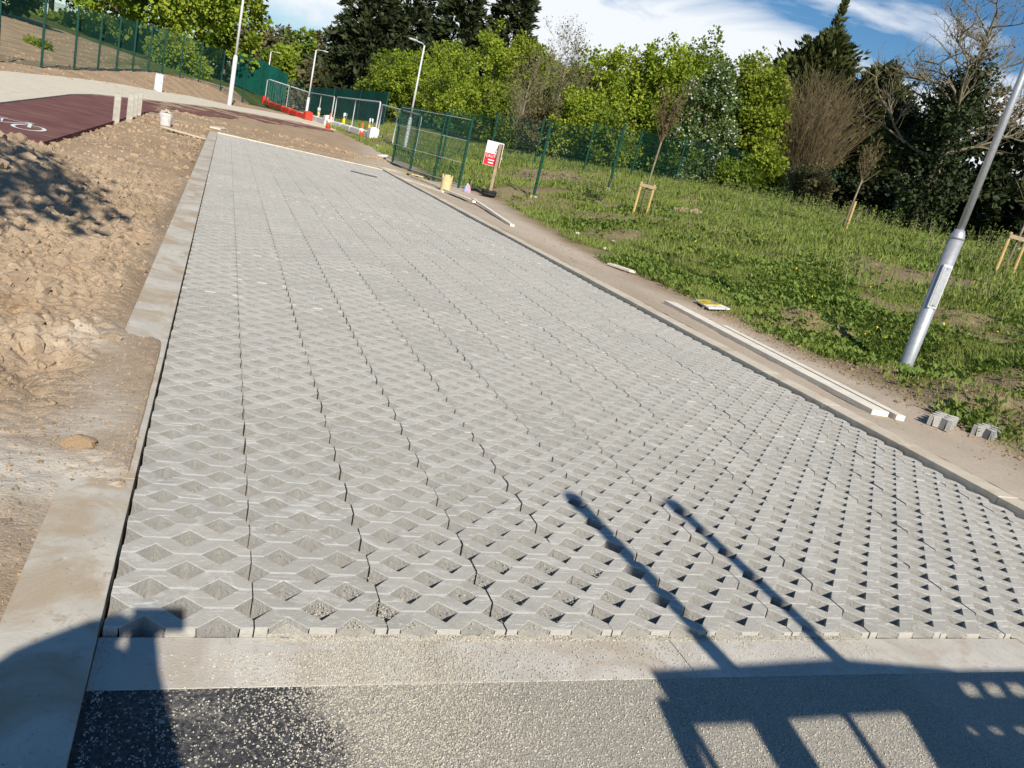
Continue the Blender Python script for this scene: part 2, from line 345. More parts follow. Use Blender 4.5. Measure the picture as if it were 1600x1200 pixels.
# ================================================================== SETTING
# base sheet to the horizon
def sp(c, n, far_, near):
    t = np.linspace(-1, 1, n); k = np.arcsinh(far_ / near); return c + near * np.sinh(t * k)
def gz(X, Y):
    inn = sst(-16, -13.5, X) * (1 - sst(31, 33.5, X)) * sst(-12, -9, Y) * (1 - sst(74, 78, Y))
    return zt(X, Y) - 0.30 * inn + 0.15 * fbm(X * .3, Y * .3) * (1 - inn)
tag(grid('ground', sp(5, 140, 900, 6), sp(25, 170, 1200, 10), gz, 'ground_grass'), kind='structure')
X0, Y0, NC, NR = -0.14, 2.06, 13.5, 44
XR, YE = X0 + 0.4 * NC, Y0 + 0.6 * NR
# --- right verge: compacted edge path, then soil under the grass
def edge_path(Y): return np.interp(Y, [0, 5, 7.3, 10, 13.7, 16.5, 19.5, 25, 30, 36, 60], [6.6, 6.9, 7.0, 6.9, 6.95, 7.15, 7.5, 8.5, 8.2, 7.5, 7.0])
def vz(X, Y):
    e = edge_path(Y) + 0.5 * fbm(X * .8, Y * .8, 4)
    g = sst(-0.2, 0.9, X - e)
    z = zt(X, Y) + 0.045 - 0.02 * sst(0, 1.2, X - XR) + g * (0.28 * fbm(X * 0.55, Y * 0.55, 5) + 0.07 * fbm(X * 3, Y * 3, 4) + 0.08)
    z = z + (1 - g) * (0.020 * fbm(X * 2, Y * 2, 5) + 0.014 * fbm(X * 3.5 + 4, Y * .35, 3) + 0.012 * fbm(X * 9, Y * 9, 3))
    for mxx, my, s, hh in ((7.4, 6.7, .45, .05), (7.6, 5.9, .55, .22), (7.9, 5.0, .6, .26), (8.0, 9.3, .4, .26), (8.5, 9.0, .35, .18), (8.8, 7.7, .9, -.22), (16.2, 26, .45, .35), (17.0, 25.6, .4, .3)):
        z = z + hh * np.exp(-((X - mxx) ** 2 + (Y - my) ** 2) / s ** 2) * (1 + 0.9 * fbm(X * 4, Y * 4, 4))
    z = z - 0.14 * sst(28.4, 29.6, Y) * (1 - sst(6.6, 8.6, X))
    z = z + 0.10 * dug(X, Y) * (0.4 + 1.6 * fbm(X * 1.6, Y * 1.6, 5))
    return z
def dug(X, Y):   # turned soil behind the caution sign
    return sst(0.8, 0.25, np.hypot((X - 13.0) / 5.0, (Y - 31.5) / 3.2) + 0.5 * fbm(X * .5, Y * .5, 4))
def vgrass(X, Y):
    e = edge_path(Y) + 0.9 * fbm(X * .9, Y * .9, 4)
    g = sst(0.0, 0.5, X - e)
    bare = sst(0.06, 0.15, fbm(X * 0.45 + 5, Y * 0.45 + 2, 5)) * (1 - sst(15, 22, X))
    bare = np.maximum(bare, np.exp(-((X - 10.6) ** 2 / 3.5 + (Y - 20.5) ** 2 / 1.2)) * 1.2)
    for mxx, my, s in ((7.4, 6.9, .75), (7.6, 5.9, .8), (7.8, 5.0, .9), (8.0, 9.3, .6), (8.5, 9.0, .45)): bare = np.maximum(bare, np.exp(-((X - mxx) ** 2 + (Y - my) ** 2) / s ** 2))
    bare = np.maximum(bare, 1.2 * np.exp(-((X - 7.2) ** 2 + (Y - 10.3) ** 2) / .35))
    return np.clip(g * (1 - 0.85 * np.clip(bare, 0, 1)) * (1 - dug(X, Y)), 0, 1)
def vpale(X, Y):
    e = edge_path(Y) + 0.5 * fbm(X * .8, Y * .8, 4); return (1 - sst(-0.5, 0.35, X - e)) * np.clip(0.85 + 0.9 * fbm(X * 1.1, Y * .35, 5), 0, 1)
xs = np.concatenate([np.arange(XR + 0.225, 12, .07), np.arange(12, 34.1, .35)])
ys = np.concatenate([np.arange(-6, 1, .25), np.arange(1, 14, .07), np.arange(14, 78, .3)])
tag(grid('verge', xs, ys, vz, 'verge_soil', dict(grass=lambda X, Y: vgrass(X, Y) * 0.75, pale=vpale)), kind='structure')
# --- left bare earth
def ez(X, Y):
    mound = 0.55 * np.exp(-(((X + 1.9) / 0.85) ** 2 + ((Y - 8.6) / 2.4) ** 2)) + 0.16 * np.exp(-(((X + 2.3) / 0.8) ** 2 + ((Y - 4.9) / 1.4) ** 2))
    rough = sst(-0.36, -0.62, X) * (0.25 + 0.75 * sst(3.0, 4.6, Y + 0.8 * fbm(X * 2, Y * 2, 3)))
    w1 = worley(X * 5.5 + 0.5 * fbm(X * 6, Y * 6), Y * 5.5); w2 = worley(X * 13 + 3, Y * 13, 40)
    z = mound + rough * (0.16 * fbm(X * 1.7, Y * 1.7, 6, .55) + 0.085 * (0.45 - w1) * sst(-.12, .15, fbm(X * 1.3 + 8, Y * 1.3)) + 0.036 * (0.4 - w2) + 0.03 * np.abs(fbm(X * 5, Y * 5, 4))) + (0.012 + 0.03 * rough) * fbm(X * 14, Y * 14, 4, .6)
    wob = 0.35 * fbm(X * 3, Y * 3) + 0.30 * fbm(X * 9, Y * 9)
    lap = np.maximum(sst(2.75, 3.1, Y + 1.3 * wob) * sst(5.15, 4.75, Y + 1.1 * wob), sst(0.16, 0.30, fbm(X * 2.2 + 4, Y * 1.1, 4)) * sst(6, 9, Y) * 0.9)      # earth spilled over the kerb
    edge = sst(-0.28, -0.50, X + 0.10 * wob)
    z = z * edge + 0.012 * edge - 0.022 * (1 - edge)
    z = z + lap * sst(-0.148, -0.185, X + 0.03 * wob) * (0.044 + 0.012 * fbm(X * 11, Y * 11)) * (1 - edge)
    z = z - 0.11 * sst(-2.42, -2.62, X) * sst(11.0, 12.4, Y)
    return z - 0.16 * sst(13.3, 14.4, Y)
def epale(X, Y):
    a = np.exp(-(((X + 0.55) / 0.38) ** 2 + ((Y - 2.95) / 0.35) ** 2)) * 1.3 + np.exp(-(((X + 0.55) / .22) ** 2 + ((Y - 4.75) / .28) ** 2)) * .8 + np.exp(-(((X + 0.35) / .16) ** 2 + ((Y - 3.7) / .5) ** 2)) * .7
    return np.clip(a * (0.7 + 2.0 * fbm(X * 4, Y * 4, 5)), 0, 0.95)
xs = np.concatenate([np.arange(-6, -3.2, .12), np.arange(-3.2, -0.14, .018)]); xs[-1] = -0.158
ys = np.concatenate([np.arange(-5, 1.6, .1), np.arange(1.6, 7.0, .0165), np.arange(7.0, 14.5, .036)])
tag(grid('bare_earth', xs, ys, ez, 'earth_tan', dict(pale=epale), None, False), kind='structure')
# --- earth further away, with the bank below the fence
def fz(X, Y):
    z = zt(X, Y) + 0.02 + 0.13 * fbm(X * .9, Y * .9, 6, .6) * sst(-0.4, -1.2, np.where(Y > YE + 0.4, -9, X)) + 0.03 * fbm(X * 5, Y * 5, 4)
    z = np.where((X < -0.45) | (Y > YE + .5), z, -0.02)
    z = np.where((X > -0.2) & (Y < YE + 0.18), -0.4, z)
    z = np.where((X > XR + 0.1) & (Y < YE + 1.2), -0.4, z)
    z = z - 0.16 * sst(-2.42, -2.6, X) * sst(36, 30, Y)
    return z - 0.12 * (1 - sst(12.4, 13.6, Y))
def fgrass(X, Y):
    s = ((X + 8.5) * -28 + (Y - 42) * 6.5) / 28.7
    g = sst(1.2, 2.4, s + 1.6 * fbm(X * .6, Y * .6)) * sst(-8.5, -5.5, X)
    return np.maximum(g, sst(-0.6, .8, X - np.interp(Y, [30, 36, 45, 60, 80], [6.8, 8.2, 9.6, 13, 15]) + 1.5 * fbm(X * .5, Y * .5)))
def fpale(X, Y):
    c = np.interp(Y, [28, 34, 45, 60], [5.2, 6.3, 8.0, 10.5]); return np.exp(-((X - c) / 1.1) ** 2) * sst(28.4, 30, Y) * 0.6
tag(grid('far_earth', np.concatenate([np.arange(-40, -16, .5), np.arange(-16, 16.1, .22)]), np.arange(12.3, 80, .28), fz, 'earth_far', dict(grass=fgrass, pale=fpale)), kind='structure')
# --- paved ways: strips lofted between a near and a far outline traced on the ground
def ribbon(name, near, far_, m, lift, n=60):
    def samp(P):
        P = np.array([hit(*p) if len(p) == 2 else p for p in P]); d = np.r_[0, np.cumsum(np.linalg.norm(np.diff(P, axis=0), axis=1))]
        t = np.linspace(0, d[-1], n); return np.stack([np.interp(t, d, P[:, 0]), np.interp(t, d, P[:, 1])], -1)
    A, C = samp(near), samp(far_); V = []; Fa = []; K = 9
    for i in range(n):
        for k in range(K):
            p = A[i] * (1 - k / (K - 1)) + C[i] * (k / (K - 1)); V.append((p[0], p[1], float(zt(*p)) + lift))
    for i in range(n - 1):
        for k in range(K - 1): Fa.append([i * K + k, i * K + K + k, i * K + K + k + 1, i * K + k + 1])
    o = len(V)
    for i in range(n): V.append((V[i * K][0], V[i * K][1], V[i * K][2] - 0.2))
    for i in range(n - 1): Fa.append([i * K, o + i, o + i + 1, i * K + K])
    return tag(link(name, py_mesh(name, V, Fa), m), kind='structure')
redfar = [(-420, 225), (-200, 190), (0, 165), (110, 150), (150, 150), (230, 158), (340, 170), (400, 180), (520, 205)]
ribbon('cycle_path', [(-2.5, 4.0, 0), (-2.5, 11.9, 0), (-2.5, 17.6, 0), (-2.5, 21, 0), (-2.5, 31, 0), (270, 177), (340, 184), (400, 190), (440, 196), (522, 207)], redfar, 'red_tarmac', 0.03)
ribbon('concrete_path', redfar[:-1] + [(470, 192), (550, 209), (575, 222)], [(-420, 120), (-200, 112), (0, 113), (100, 122), (180, 132), (245, 144), (300, 152), (360, 166), (420, 176), (500, 190), (590, 213)], 'path_concrete', 0.065)
# --- asphalt, front strip, kerbs
def adust(X, Y):
    p = 1.0 + 0.9 * fbm(X * 1.4, Y * 1.4, 6, .6) + 0.5 * fbm(X * 9, Y * 9, 4)
    return np.clip(p * sst(0.02, 0.62, X + 0.9 * fbm(X * 3 + 5, Y * 3, 5)) + 0.05, 0, 1)
def az(X, Y): return -0.0165 + 0.003 * fbm(X * 1.5, Y * 1.5)
tag(grid('asphalt_road', np.concatenate([np.arange(-0.155, 3.4, .02), np.arange(3.4, 9, .2)]), np.concatenate([np.arange(-9, 1.0, .25), np.arange(1.0, 1.86, .02)]), az, 'asphalt', dict(dust=adust)), kind='structure')
tag(grid('asphalt_lane', np.arange(-8, -0.385, .2), np.arange(-9, -0.9, .2), lambda X, Y: az(X, Y) + 0.0, 'asphalt'), kind='structure')
st = empty('front_kerb', (0, 0, 0)); tag(st, 'flat dusty concrete kerb strip between asphalt and front row of pavers', 'kerb')
for i in range(9):
    b = B(); b.box((X0 - 0.004 + 0.457 + i * 0.917, 1.942, -0.114), (0.9155, 0.215, 0.2), 0, 0.001); o = b.obj('kerb_stone', 'strip_concrete', st); o.location.z = random.uniform(-.002, .002)
lk = empty('left_kerb'); tag(lk, 'flat pale concrete kerb along the left side of the paved bay', 'kerb')
y = -2.50
while y < YE + 0.1:
    b = B(); L_ = 1.83; b.box((-0.266, y + L_ / 2, -0.118), (0.238, L_ - 0.002, 0.25), 0, 0.0015)
    o = b.obj('kerb_stone', 'kerb_concrete', lk); o.location.z = random.uniform(-.0006, .0006); y += L_
rk = empty('right_kerb'); tag(rk, 'raised beige concrete kerb along the right side of the paved bay', 'kerb')
y = -1.0
while y < YE + 0.1:
    b = B(); L_ = 0.915; b.box((XR + 0.125, y + L_ / 2, -0.078), (0.21, L_ - 0.001, 0.245), 0, 0.004)
    o = b.obj('kerb_stone', 'kerb_right', rk); o.location.z = random.uniform(-.0015, .0015); o.location.x = random.uniform(-.0015, .0015); y += L_
fk = empty('far_kerb'); tag(fk, 'thin white concrete kerb closing the far end of the paved bay', 'kerb')
for i in range(6):
    b = B(); b.box((X0 + 0.45 + i * 0.91, YE + 0.06, -0.09), (0.905, 0.10, 0.24), 0, 0.01); b.obj('kerb_stone', 'path_concrete', fk)
# --- grass paver: 600 x 400, diamond cells on a staggered 200 mm lattice
HW, TH, CH, DL = 0.0585, 0.10, 0.0022, 0.0050
def paver_mesh(name, nx=4, gapx=0.0028, gapy=0.0010):
    V = []; Fa = []; mi = []
    def vert(x, y, z): V.append((min(max(x, gapx), nx * .1 - gapx), min(max(y, gapy), .6 - gapy), z)); return len(V) - 1
    for i in range(nx):
        for j in range(6):
            x, y = i * .1, j * .1; flip = (i + j) % 2 == 1      # flip False: holes at (x,y+.1) and (x+.1,y)
            def P(a, b_, z): return vert(x + (a if flip is False else .1 - a), y + b_, z)
            h = HW + CH; t = .1
            # not flipped: diamond corners at (0,.1) and (.1,0)
            def face(pts, m):
                idx = [P(*p) for p in pts]
                if flip: idx = idx[::-1]
                Fa.append(idx); mi.append(m)
            top = 0.0
            # holes centred at (0,t) and (t,0): edge runs (0,t-h)->(h,t) and (t-h,0)->(t,h)
            # body between, with dust strips on the lines y=0 and y=t
            d = DL
            face([(0, d, top), (t - h + d, d, top), (t, h, top), (t, t - d, top), (h - d, t - d, top), (0, t - h, top)], 0)
            face([(0, 0, top), (t - h, 0, top), (t - h + d, d, top), (0, d, top)], 1)
            face([(h, t, top), (h - d, t - d, top), (t, t - d, top), (t, t, top)], 1)
            face([(t - h, 0, top), (t - h + CH, 0, top - CH), (t, h - CH, top - CH), (t, h, top), (t - h + d, d, top)], 0)
            face([(h, t, top), (h - CH, t, top - CH), (0, t - h + CH, top - CH), (0, t - h, top), (h - d, t - d, top)], 0)
            s = 0.013
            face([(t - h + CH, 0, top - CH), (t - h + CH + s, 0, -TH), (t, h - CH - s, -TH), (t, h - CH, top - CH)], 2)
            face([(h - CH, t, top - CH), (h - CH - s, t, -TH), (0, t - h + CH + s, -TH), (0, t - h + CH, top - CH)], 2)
            # outer sides
            if j == 0: face([(0, 0, top), (0, 0, -TH), (t - h, 0, -TH), (t - h, 0, top)], 3)
            if j == 5: face([(h, t, top), (h, t, -TH), (t, t, -TH), (t, t, top)], 2)
            if (i == 0 and not flip): face([(0, t - h, top), (0, t - h, -TH), (0, 0, -TH), (0, 0, top)], 2)
            if (i == nx - 1 and not flip): face([(t, h, top), (t, h, -TH), (t, t, -TH), (t, t, top)][::-1], 2)
            if (i == 0 and flip): face([(t, h, top), (t, h, -TH), (t, t, -TH), (t, t, top)][::-1], 2)
            if (i == nx - 1 and flip): face([(0, t - h, top), (0, t - h, -TH), (0, 0, -TH), (0, 0, top)], 2)
    return V, Fa, mi
PV, PF, PM = paver_mesh('paver'); HV, HF, HM = paver_mesh('half', 2)
def fixmesh(name, V, Fa, mi):
    me = py_mesh(name, V, Fa, mi); bm = bmesh.new(); bm.from_mesh(me); bmesh.ops.remove_doubles(bm, verts=bm.verts, dist=1e-5)
    bmesh.ops.dissolve_degenerate(bm, dist=1e-6, edges=bm.edges); bm.to_mesh(me); bm.free()
    for m in ('paver_concrete', 'dust_line', 'paver_side', 'paver_front_sunlit'): me.materials.append(MT[m])
    return me
pm = fixmesh('paver', PV, PF, PM); hm = fixmesh('half_paver', HV, HF, HM)
def bedz(X, Y): return -0.064 + 0.055 * fbm(X * 7, Y * 7, 4) + 0.02 * fbm(X * 1.1, Y * 1.1)
bay = grid('parking_bay', np.arange(X0, XR + .01, .075), np.arange(Y0 - .004, YE, .085), bedz, 'grit_bed'); tag(bay, kind='structure')
slots = []
for r in range(NR):
    for c in range(14):
        w = 0.4 if c < 13 else 0.2; x = X0 + .4 * c; y = Y0 + .6 * r
        vis = bool(inview(np.array([[x + w / 2, y + .3, 0]]), 60)[0]); slots.append((not vis, math.hypot(x + w / 2, y + .3), x, y, c == 13))
slots.sort(); farV = []; farF = []; farM = []
def und(x, y): return 0.006 * math.sin(y * .9 + x * .4) + 0.012 * float(fbm(np.array(x * .35), np.array(y * .35), 3))
for k, (out, dist, x, y, half) in enumerate(slots):
    z = und(x, y) + random.uniform(-.0022, .0022); tx, ty, tz = (random.gauss(0, .0035) for _ in range(3))
    if k < 300:
        o = bpy.data.objects.new('paver', hm if half else pm); COL.objects.link(o); o.parent = bay
        o.location = (x + random.uniform(-.0009, .0009), y, z); o.rotation_euler = (tx, ty, tz * .6)
    else:
        Rm = np.array(Matrix.Rotation(tx, 3, 'X') @ Matrix.Rotation(ty, 3, 'Y')); q = np.array(HV if half else PV) @ Rm.T + np.array([x, y, z]); o_ = len(farV)
        farV += [tuple(v) for v in q]; src = HF if half else PF; farF += [[i + o_ for i in f] for f in src]; farM += (HM if half else PM)
o = link('pavers_beyond', py_mesh('pavers_beyond', farV, farF, farM), ['paver_concrete', 'dust_line', 'paver_side', 'paver_front_sunlit'], bay); o['kind'] = 'stuff'
# --- loose grit: tiny angular chips
def chips(name, P, r, m, kind='stuff', parent=None):
    n = len(P); T = np.array([[1, 1, 1], [1, -1, -1], [-1, 1, -1], [-1, -1, 1]], float) * .6
    A = RNG.normal(size=(n, 3, 3)); Q, _ = np.linalg.qr(A); V = np.einsum('kj,nji->nki', T, Q) * np.asarray(r)[:, None, None] * RNG.uniform(.6, 1.3, (n, 1, 3)) + P[:, None]
    Fa = (np.array([[0, 1, 2], [0, 2, 3], [0, 3, 1], [1, 3, 2]])[None] + (np.arange(n) * 4)[:, None, None]).reshape(-1, 3)
    o = link(name, arr_mesh(name, V.reshape(-1, 3), Fa), m, parent); o['kind'] = kind; return o
P = []
def scat(n, x0, x1, y0, y1, dens, z):
    x = RNG.uniform(x0, x1, n); y = RNG.uniform(y0, y1, n); k = RNG.random(n) < dens(x, y); x, y = x[k], y[k]; return np.stack([x, y, z(x, y) if callable(z) else np.full_like(x, z)], -1)
spill = lambda x, y: np.clip(np.exp(-((x - 0.62 - (2.1 - y) * .15) / .17) ** 2) * sst(2.32, 2.1, y) + 0.8 * np.exp(-((x - .55 - (1.95 - y) * .6) / .3) ** 2) * (y < 1.98) * sst(1.35, 1.85, y) + .05 * sst(.2, .5, x), 0, 1)
P.append(scat(90000, 0.0, 2.6, 1.35, 1.84, lambda x, y: .65 * spill(x, y) + .05 + .10 * sst(.1, .6, x), -0.0145)); P.append(scat(40000, 0, 2.6, 1.84, 2.045, lambda x, y: spill(x, y) * .75 + .02 * sst(.5, 1.1, x), -0.012))
P.append(scat(26000, .3, 2.6, 2.03, 2.062, lambda x, y: .25 + .3 * (np.abs((x * 5 + .7) % 1 - .5) < .3), -0.012)); P.append(scat(22000, .2, 1.6, 2.07, 2.5, lambda x, y: .6 * spill(x, y) + .035 * sst(.8, 1.2, x), 0.002))
P.append(scat(9000, -.13, 0, 1.2, 2.06, lambda x, y: sst(-.09, -.13, x) * .2, -0.014)); P.append(scat(30000, -.1, 3.2, 1.2, 1.75, lambda x, y: .14 * np.ones_like(x), -0.0145))
b = B()
for c_ in range(18):
    for k_ in (0.1, 0.3):
        xx = X0 + .4 * c_ + k_
        if xx > XR or xx < .25: continue
        hh_ = random.uniform(.35, 1.0) if .5 < xx < 1.3 else random.uniform(.1, .55); V = []; Fa = []
        for a_ in range(9):
            t_ = math.pi * a_ / 8
            for q_ in (0, .5, 1): V.append((xx + math.cos(t_) * .062 * q_, Y0 - .008 + math.sin(t_) * .06 * q_ - .012 * (1 - q_), -.015 + .018 * hh_ * (1 - q_ ** 1.5) + .004 * random.random()))
        for a_ in range(8):
            for q_ in range(2): Fa.append([a_ * 3 + q_, a_ * 3 + q_ + 1, a_ * 3 + q_ + 4, a_ * 3 + q_ + 3])
        b.add(V, Fa)
o = b.obj('grit_heaps', 'grit', None, True); o['kind'] = 'stuff'
P = np.concatenate(P); chips('loose_grit', P, RNG.uniform(.0014, .0038, len(P)), 'grit')
# --- crumbs of earth
C = scat(130000, -3.0, -.16, 1.6, 9, lambda x, y: np.clip((.1 + .5 * np.clip(fbm(x * 3, y * 3, 4) + .25, 0, 1)) * np.clip(9 / (y * y), .12, 1) * 1.5, 0, 1), ez)
C = C[(C[:, 0] < -.39) | ((C[:, 1] > 2.9) & (C[:, 1] < 5.0))]; chips('earth_crumbs', C, RNG.uniform(.003, .011, len(C)) * RNG.uniform(.4, 1.2, len(C)), 'earth_tan')
# --- clods on the bare earth
def lump_mesh(name, sub=2, amp=.35, seed=0):
    rr = random.Random(seed); bm = bmesh.new(); bmesh.ops.create_icosphere(bm, subdivisions=sub, radius=1)
    ax = [Vector((rr.gauss(0, 1), rr.gauss(0, 1), rr.gauss(0, 1))).normalized() for _ in range(7)]; cut = [rr.uniform(.45, .9) for _ in ax]
    for v in bm.verts:
        for a, c in zip(ax, cut):
            d = v.co.dot(a)
            if d > c: v.co -= a * (d - c)
        v.co *= 1 + rr.uniform(-amp, amp) * .25
    me = bpy.data.meshes.new(name); bm.to_mesh(me); bm.free(); return me
def lumps(name, P, r, m, flat=.7):
    n = len(P); protos = []
    for s in range(6):
        me = lump_mesh('l', 1, .5, s); v = np.array([x.co[:] for x in me.vertices]); f = np.array([p.vertices[:] for p in me.polygons]); protos.append((v, f)); bpy.data.meshes.remove(me)
    VV = []; FF = []; o = 0
    for i in range(n):
        v, f = protos[i % 6]; a = RNG.uniform(0, 6.28); c, s = math.cos(a), math.sin(a); q = v * r[i] * np.array([1, RNG.uniform(.6, 1), flat])
        VV.append(np.stack([q[:, 0] * c - q[:, 1] * s, q[:, 0] * s + q[:, 1] * c, q[:, 2]], -1) + P[i]); FF.append(f + o); o += len(v)
    ob = link(name, arr_mesh(name, np.concatenate(VV), np.concatenate(FF)), m); ob['kind'] = 'stuff'; return ob
C = scat(24000, -3.1, -.40, 1.7, 12.5, lambda x, y: np.clip((sst(-.4, -.8, x) * sst(3.0, 5, y) + .12) * (.25 + 2.6 * np.clip(fbm(x * 1.2, y * 1.2, 3) + .1, 0, 1)), 0, 1), ez)
r = np.clip(RNG.lognormal(-4.6, .7, len(C)) * np.where(C[:, 1] > 4.3, 1.35, 1.0), .003, .085); C[:, 2] -= r * .05; lumps('earth_clods', C, r, 'earth_tan')
C = scat(3600, -2.4, -.42, 13, 30, lambda x, y: np.full_like(x, .6), lambda x, y: fz(x, y)); C2 = scat(1700, -2, 7, YE + .3, 36, lambda x, y: np.full_like(x, .7), lambda x, y: fz(x, y)); C3 = scat(2200, -11, 1.5, 34, 74, lambda x, y: np.clip(1 - fgrass(x, y), 0, 1) * sst(-3.2, -1.5, ((x + 8.5) * -28 + (y - 42) * 6.5) / 28.7) * .9, lambda x, y: fz(x, y)); C = np.concatenate([C, C2, C3])
r = np.clip(RNG.lognormal(-3.9, .6, len(C)) * np.where(C[:, 1] > 34, 2.2, 1), .01, .16); lumps('far_earth_clods', C, r, 'earth_far')
C = scat(9000, 6.5, 9.4, 3.6, 10, lambda x, y: sst(-.4, .1, x - edge_path(y)) * np.clip(1.05 - 1.3 * vgrass(x, y), 0, 1), vz)
r = np.clip(RNG.lognormal(-4.4, .5, len(C)), .005, .045); lumps('verge_rubble', C, r, 'verge_soil')
C = scat(7000, XR + .3, 8.2, 2.5, 16, lambda x, y: np.clip((1 - sst(-.1, .4, x - edge_path(y))) * (.15 + .9 * sst(.0, .25, fbm(x * 1.5, y * .8, 4)) + .5 * sst(-.9, 0, x - edge_path(y))), 0, 1), vz)
r = np.clip(RNG.lognormal(-5.0, .5, len(C)), .003, .03); lumps('path_debris', C, r, 'verge_soil')
C = scat(900, 8.5, 17.5, 28.5, 34.5, lambda x, y: dug(x, y), vz); r = np.clip(RNG.lognormal(-3.0, .5, len(C)), .02, .18); lumps('dug_soil_clods', C, r, 'bark')
# ================================================================== TREES AND PLANTS
def quads(name, C, D, Nn, ln, wd, m, tint, parent=None, fold=0.15):
    """leaf cards: base point C, direction D, facing Nn, length ln, half width wd"""
    D = D / np.linalg.norm(D, axis=1, keepdims=True); Sd = np.cross(D, Nn); Sd /= np.linalg.norm(Sd, axis=1, keepdims=True) + 1e-9
    U = np.cross(Sd, D); ln = np.asarray(ln)[:, None]; wd = np.asarray(wd)[:, None]
    V = np.stack([C, C + D * ln * .5 + Sd * wd - U * wd * fold, C + D * ln, C + D * ln * .5 - Sd * wd - U * wd * fold], 1)
    Fa = np.arange(len(C) * 4).reshape(-1, 4)
    return link(name, arr_mesh(name, V.reshape(-1, 3), Fa, None, dict(tint=np.repeat(tint, 4))), m, parent)
def rdir(n, up=0.0):
    d = RNG.normal(size=(n, 3)); d /= np.linalg.norm(d, axis=1, keepdims=True); d[:, 2] += up; return d / np.linalg.norm(d, axis=1, keepdims=True)
def limbs(rr, base, height, r0, n, spread, levels=2, start=.15, lean=(0, 0), wig=.12, child=5, up=.6):
    """trunk and branches as lists of (points, radii)"""
    out = []; top = base + Vector((lean[0], lean[1], height)); P = []
    for i in range(7):
        t = i / 6; P.append(base.lerp(top, t) + Vector((rr.gauss(0, wig), rr.gauss(0, wig), 0)) * (t * height * .12))
    out.append((P, [r0 * (1 - .85 * i / 6) for i in range(7)]))
    def grow(p, d, ln, r, lv):
        Q = [p]; dd = d.copy(); k = 4
        for i in range(k):
            dd = (dd + Vector((rr.gauss(0, .22), rr.gauss(0, .22), rr.gauss(.1 * up, .16)))).normalized(); Q.append(Q[-1] + dd * ln / k)
        out.append((Q, [r * (1 - .75 * i / k) for i in range(k + 1)]))
        if lv > 0:
            for _ in range(child):
                j = rr.randint(1, k); e = (dd + Vector((rr.gauss(0, .7), rr.gauss(0, .7), rr.gauss(.25 * up, .4)))).normalized(); grow(Q[j], e, ln * rr.uniform(.35, .65), r * .45, lv - 1)
    for i in range(n):
        t = start + (1 - start) * (i + rr.random()) / n; j = t * 6; a = P[int(min(j, 5))].lerp(P[int(min(j, 5)) + 1], j - int(min(j, 5))); th = rr.uniform(0, 6.283)
        d = Vector((math.cos(th), math.sin(th), rr.uniform(.2, .9) * up)).normalized(); grow(a, d, spread * (1.05 - .6 * t) * rr.uniform(.7, 1.15), r0 * .38 * (1.1 - t * .8), levels - 1)
    return out
def limb_mesh(name, out, m, parent, sides=5):
    b = B()
    for i, (P, r) in enumerate(out): b.tube(P, [max(x, .004) for x in r], 7 if i == 0 else (sides if r[0] > .03 else 3), False)
    return b.obj(name, m, parent, True)
def crown_pts(rr, H0, H1, R, nclus, nleaf, lobes, cr=.5, shell=.55, squash=1.0):
    """leaf positions around clusters spread through several lobes"""
    Ls = []
    for i in range(lobes):
        a = rr.uniform(0, 6.283); t = (i + .5) / lobes; hz = H0 + (H1 - H0) * (0.12 + .72 * t); prof = math.sin(math.pi * min(.95, .22 + .70 * t)) ** .7
        rad = R * .55 * rr.uniform(.75, 1.1); Ls.append((math.cos(a) * R * .48 * prof, math.sin(a) * R * .48 * prof, hz, rad * (.65 + .35 * prof), (H1 - H0) * .20 * rr.uniform(.8, 1.2)))
    Ls.append((0, 0, H1 - (H1 - H0) * .18, R * .45, (H1 - H0) * .19)); Ls.append((0, 0, (H0 + H1) / 2, R * .6, (H1 - H0) * .42))
    Ls = np.array(Ls); w = Ls[:, 3] ** 2 * Ls[:, 4]; idx = RNG.choice(len(Ls), nclus, p=w / w.sum()); L = Ls[idx]
    d = rdir(nclus); rad = RNG.uniform(shell, 1.08, nclus)[:, None] ** .8
    CC = L[:, :3] + d * rad * np.stack([L[:, 3], L[:, 3], L[:, 4]], -1); CC[:, 2] = np.maximum(CC[:, 2], H0 * .6 + .1)
    k = RNG.integers(0, nclus, nleaf); dd = rdir(nleaf); Pp = CC[k] + dd * (cr * RNG.random(nleaf) ** .5)[:, None]
    return Pp, dd, d[k], RNG.random(nclus)[k], CC
